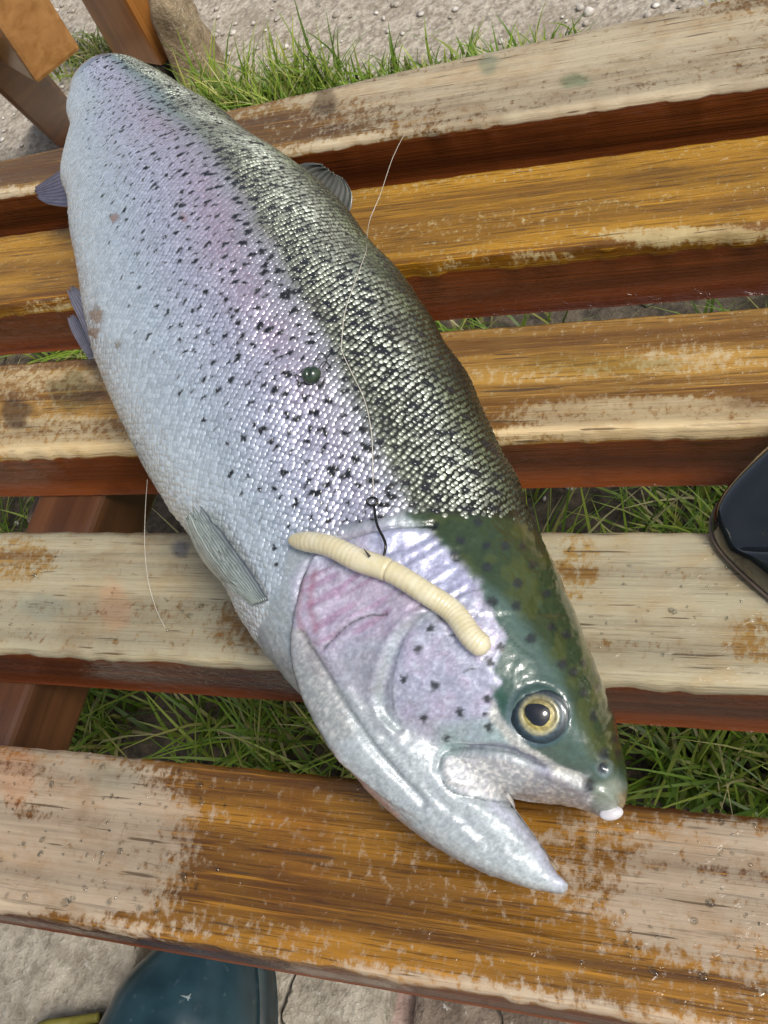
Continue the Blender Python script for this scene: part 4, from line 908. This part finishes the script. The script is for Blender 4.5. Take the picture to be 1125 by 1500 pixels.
# ================================================================ BLACK POUCH AT THE SLAT
def pouch():
    n = 90; half = .066; V = []; cx, cy = .0675, .1835; h = .016
    u = np.linspace(-1, 1, n); U, Vv = np.meshgrid(u, u, indexing='ij')
    r = (np.abs(U) ** 7 + np.abs(Vv) ** 7) ** (1 / 7); rn = np.maximum(np.maximum(np.abs(U), np.abs(Vv)), 1e-6)
    k = rn / np.maximum(r, 1e-6); x, y = U * k * half, Vv * k * half
    edge = np.clip(1 - rn ** 9, 0, 1) ** .28
    q = np.stack([x, y], -1); den = .010 * (vnoise(q, 38, 3) - .5) + .014 * (vnoise(q, 17, 8) - .5) - .006 * np.exp(-(((x + .035) * .8 + (y - .01) * .6) / .004) ** 2) 
    zt = .0035 + edge * (h + den * 1.2) * (.82 + .18 * ss(-1, .3, U))
    a = math.radians(45); X_ = cx + x * math.cos(a) - y * math.sin(a); Y_ = cy + x * math.sin(a) + y * math.cos(a)
    top = np.stack([X_, Y_, zt], -1).reshape(-1, 3); bot = np.stack([X_, Y_, np.full_like(zt, .0008)], -1).reshape(-1, 3)
    f = grid_faces(n, n); m = n * n; Fc = [tuple(z) for z in f] + [tuple(z[::-1] + m) for z in f]
    bd = [i * n for i in range(n)] + [(n - 1) * n + j for j in range(1, n)] + [i * n + n - 1 for i in range(n - 2, -1, -1)] + [j for j in range(n - 2, 0, -1)]
    Fc += [(bd[k], bd[(k + 1) % len(bd)], bd[(k + 1) % len(bd)] + m, bd[k] + m) for k in range(len(bd))]
    root = empty('black_pouch', (cx, cy, .0008)); tag(root, 'glossy dented black rubber pouch with pale edge seam on the grey slat', 'pouch')
    t = NT('glossy_black_rubber'); nn = t.noise(t.pos(), 60, 4)
    mesh_obj('shell', np.r_[top, bot], Fc, t.set(Base_Color=(.006, .008, .010), Roughness=.10, Normal=t.bump(nn, .12, .003), Coat_Weight=1., Coat_Roughness=.03), root)
    ed = np.array([top[i] for i in bd + bd[:1]]); ed[:, 2] = .0022; c0 = np.array([cx, cy, .0022]); ed = c0 + (ed - c0) * 1.004
    Vs, Fs = tube(ed, .0006, 8); mesh_obj('seam', Vs, Fs, mat_simple('tan_seam', (.16, .12, .09), .5), root)
pouch()

# ================================================================ BOOT AND CLOTH ON THE PAVING
def boot():
    x0, y0, zb = -.328, .072, GZ + .024
    root = empty('rubber_boot', (x0, y0 - .14, zb)); tag(root, 'dark teal rubber boot with scuffed toe standing on the paving', 'boot')
    L = .285; sec = []; ns = 40
    ys = np.r_[np.linspace(0, .02, 10) ** 1, np.linspace(.026, .285, 30)]
    ta = math.radians(-10)
    def place(p): 
        x, y, z = p; return (x0 + x * math.cos(ta) - y * math.sin(ta), y0 + x * math.sin(ta) + y * math.cos(ta), zb + z)
    def width(d): return .046 * min(1, (max(d, .0004) / .055)) ** .5 * (1 if d < .13 else 1 - .18 * ss(.13, .2, d)) * (1 if d < .25 else (1 - ((d - .25) / .037) ** 2 * .8) ** .5)
    V = []; rows = 0
    for d in ys:
        w = width(d); h = .020 + .042 * min(1, d / .06) ** .6 + .03 * ss(.06, .15, d)
        for k in range(ns):
            a = 2 * math.pi * k / ns; c, s = math.cos(a), math.sin(a)
            V.append(place((w * np.sign(c) * abs(c) ** .75, -d, .014 + (h * abs(s) ** .85 if s > 0 else -.006 * abs(s)))))
        rows += 1
    Fc = [tuple(f) for f in grid_faces(rows, ns, True)] + [tuple(range(ns)), tuple(range((rows - 1) * ns, rows * ns))[::-1]]
    t = NT('teal_rubber'); n = t.noise(t.pos(), 25, 5); sc = t.noise(t.pos(), 160, 4)
    c = t.mix(t.ramp(n, .35, .7), (.007, .026, .036), (.015, .046, .062)); c = t.mix(t.ramp(sc, .62, .72, 0, .4), c, (.10, .14, .15))
    m = t.set(Base_Color=c, Roughness=t.ramp(n, .3, .7, .28, .48), Normal=t.bump(sc, .12, .001), Coat_Weight=.3, Coat_Roughness=.2)
    up = mesh_obj('upper', V, Fc, m, root)
    V = []; 
    for i in range(13):                                            # shaft
        u = i / 12
        for k in range(ns):
            a = 2 * math.pi * k / ns; r = .052 + .012 * u + .0015 * math.sin(u * 30)
            V.append(place((r * .92 * math.cos(a), -.225 + r * 1.1 * math.sin(a), .06 + .28 * u)))
    Fc = [tuple(f) for f in grid_faces(13, ns, True)]; mesh_obj('shaft', V, Fc, m, root)
    V = []; prof = [(1.07, -.002), (1.08, .004), (1.08, .012), (1.05, .017), (.97, .018)]
    outl = [(width(d), -d) for d in ys] ; outl = [(w, y) for w, y in outl] + [(-w, y) for w, y in outl[::-1]]
    for f, z in prof:
        for w, y in outl: V.append(place((w * f, -.14 + (y + .14) * (1 + (f - 1) * .45), z)))
    n_ = len(outl); Fc = [tuple(f) for f in grid_faces(len(prof), n_, True)] + [tuple(range(n_))]
    mesh_obj('sole', V, Fc, mat_simple('dark_sole', (.018, .028, .030), .5), root)
    # pale star shaped scuff, a raised nick in the rubber
    V = []; Fc = []; p = Vector(unp(276, 1461, GZ + .085))
    bv = BVHTree.FromPolygons([tuple(v.co) for v in up.data.vertices], [tuple(q.vertices) for q in up.data.polygons])
    def hp(x, y):
        r = bv.ray_cast(Vector(CP), Vector(ray(x, y)).normalized()); return np.array(r[0]) + np.array([0, 0, .0006]) if r[0] is not None else None
    ctr = hp(276, 1461)
    if ctr is not None:
        for k in range(4):
            a = k * 1.7 + rng.uniform(-.2, .2); e = hp(276 + rng.uniform(3, 12) * math.cos(a), 1461 + rng.uniform(3, 10) * math.sin(a))
            v_, f_ = tube(np.linspace(ctr, e, 5), np.linspace(.0009, .0003, 5), 6); Fc += [tuple(i + len(V) for i in f) for f in f_]; V += v_.tolist()
        mesh_obj('scuff', V, Fc, mat_simple('scuffed_rubber', (.16, .20, .21), .6), root)
boot()
def cloth():
    n = 40; u = np.linspace(-1, 1, n); U, W = np.meshgrid(u, u, indexing='ij'); c = unp(112, 1478, GZ + .06); w = np.sqrt(np.clip(1 - U ** 4, 0, 1)) * np.sqrt(np.clip(1 - W ** 4, 0, 1))
    x = c[0] + U * .042; y = c[1] - .052 + W * .055 + .012 * U; q = np.stack([x, y], -1); z = GZ + .022 + w * (.042 + .02 * (vnoise(q, 50, 2) - .5))
    top = np.stack([x, y, z], -1).reshape(-1, 3); root = empty('folded_bag', (c[0], c[1] - .05, GZ + .02)); tag(root, 'black folded bag with olive yellow trim beside the boot', 'bag')
    bot = top.copy(); bot[:, 2] = GZ + .0205; f = grid_faces(n, n); m = n * n; bd = [i * n for i in range(n)] + [(n - 1) * n + j for j in range(1, n)] + [i * n + n - 1 for i in range(n - 2, -1, -1)] + [j for j in range(n - 2, 0, -1)]
    Fc = [tuple(z_) for z_ in f] + [tuple(z_[::-1] + m) for z_ in f] + [(bd[k], bd[(k + 1) % len(bd)], bd[(k + 1) % len(bd)] + m, bd[k] + m) for k in range(len(bd))]
    mesh_obj('fabric', np.r_[top, bot], Fc, mat_simple('black_fabric', (.012, .012, .013), .75, 400), root)
    rim = np.array([top[(n - 4) + i * n] for i in range(n)]); rim[:, 2] += .002; k = n * 2 // 3; V, Fc = tube(rim[:k], .0035, 8); mesh_obj('trim', V, Fc, mat_simple('olive_yellow_trim', (.13, .115, .016), .6), root)
cloth()
print('fish verts', nV, 'spots', len(pts))
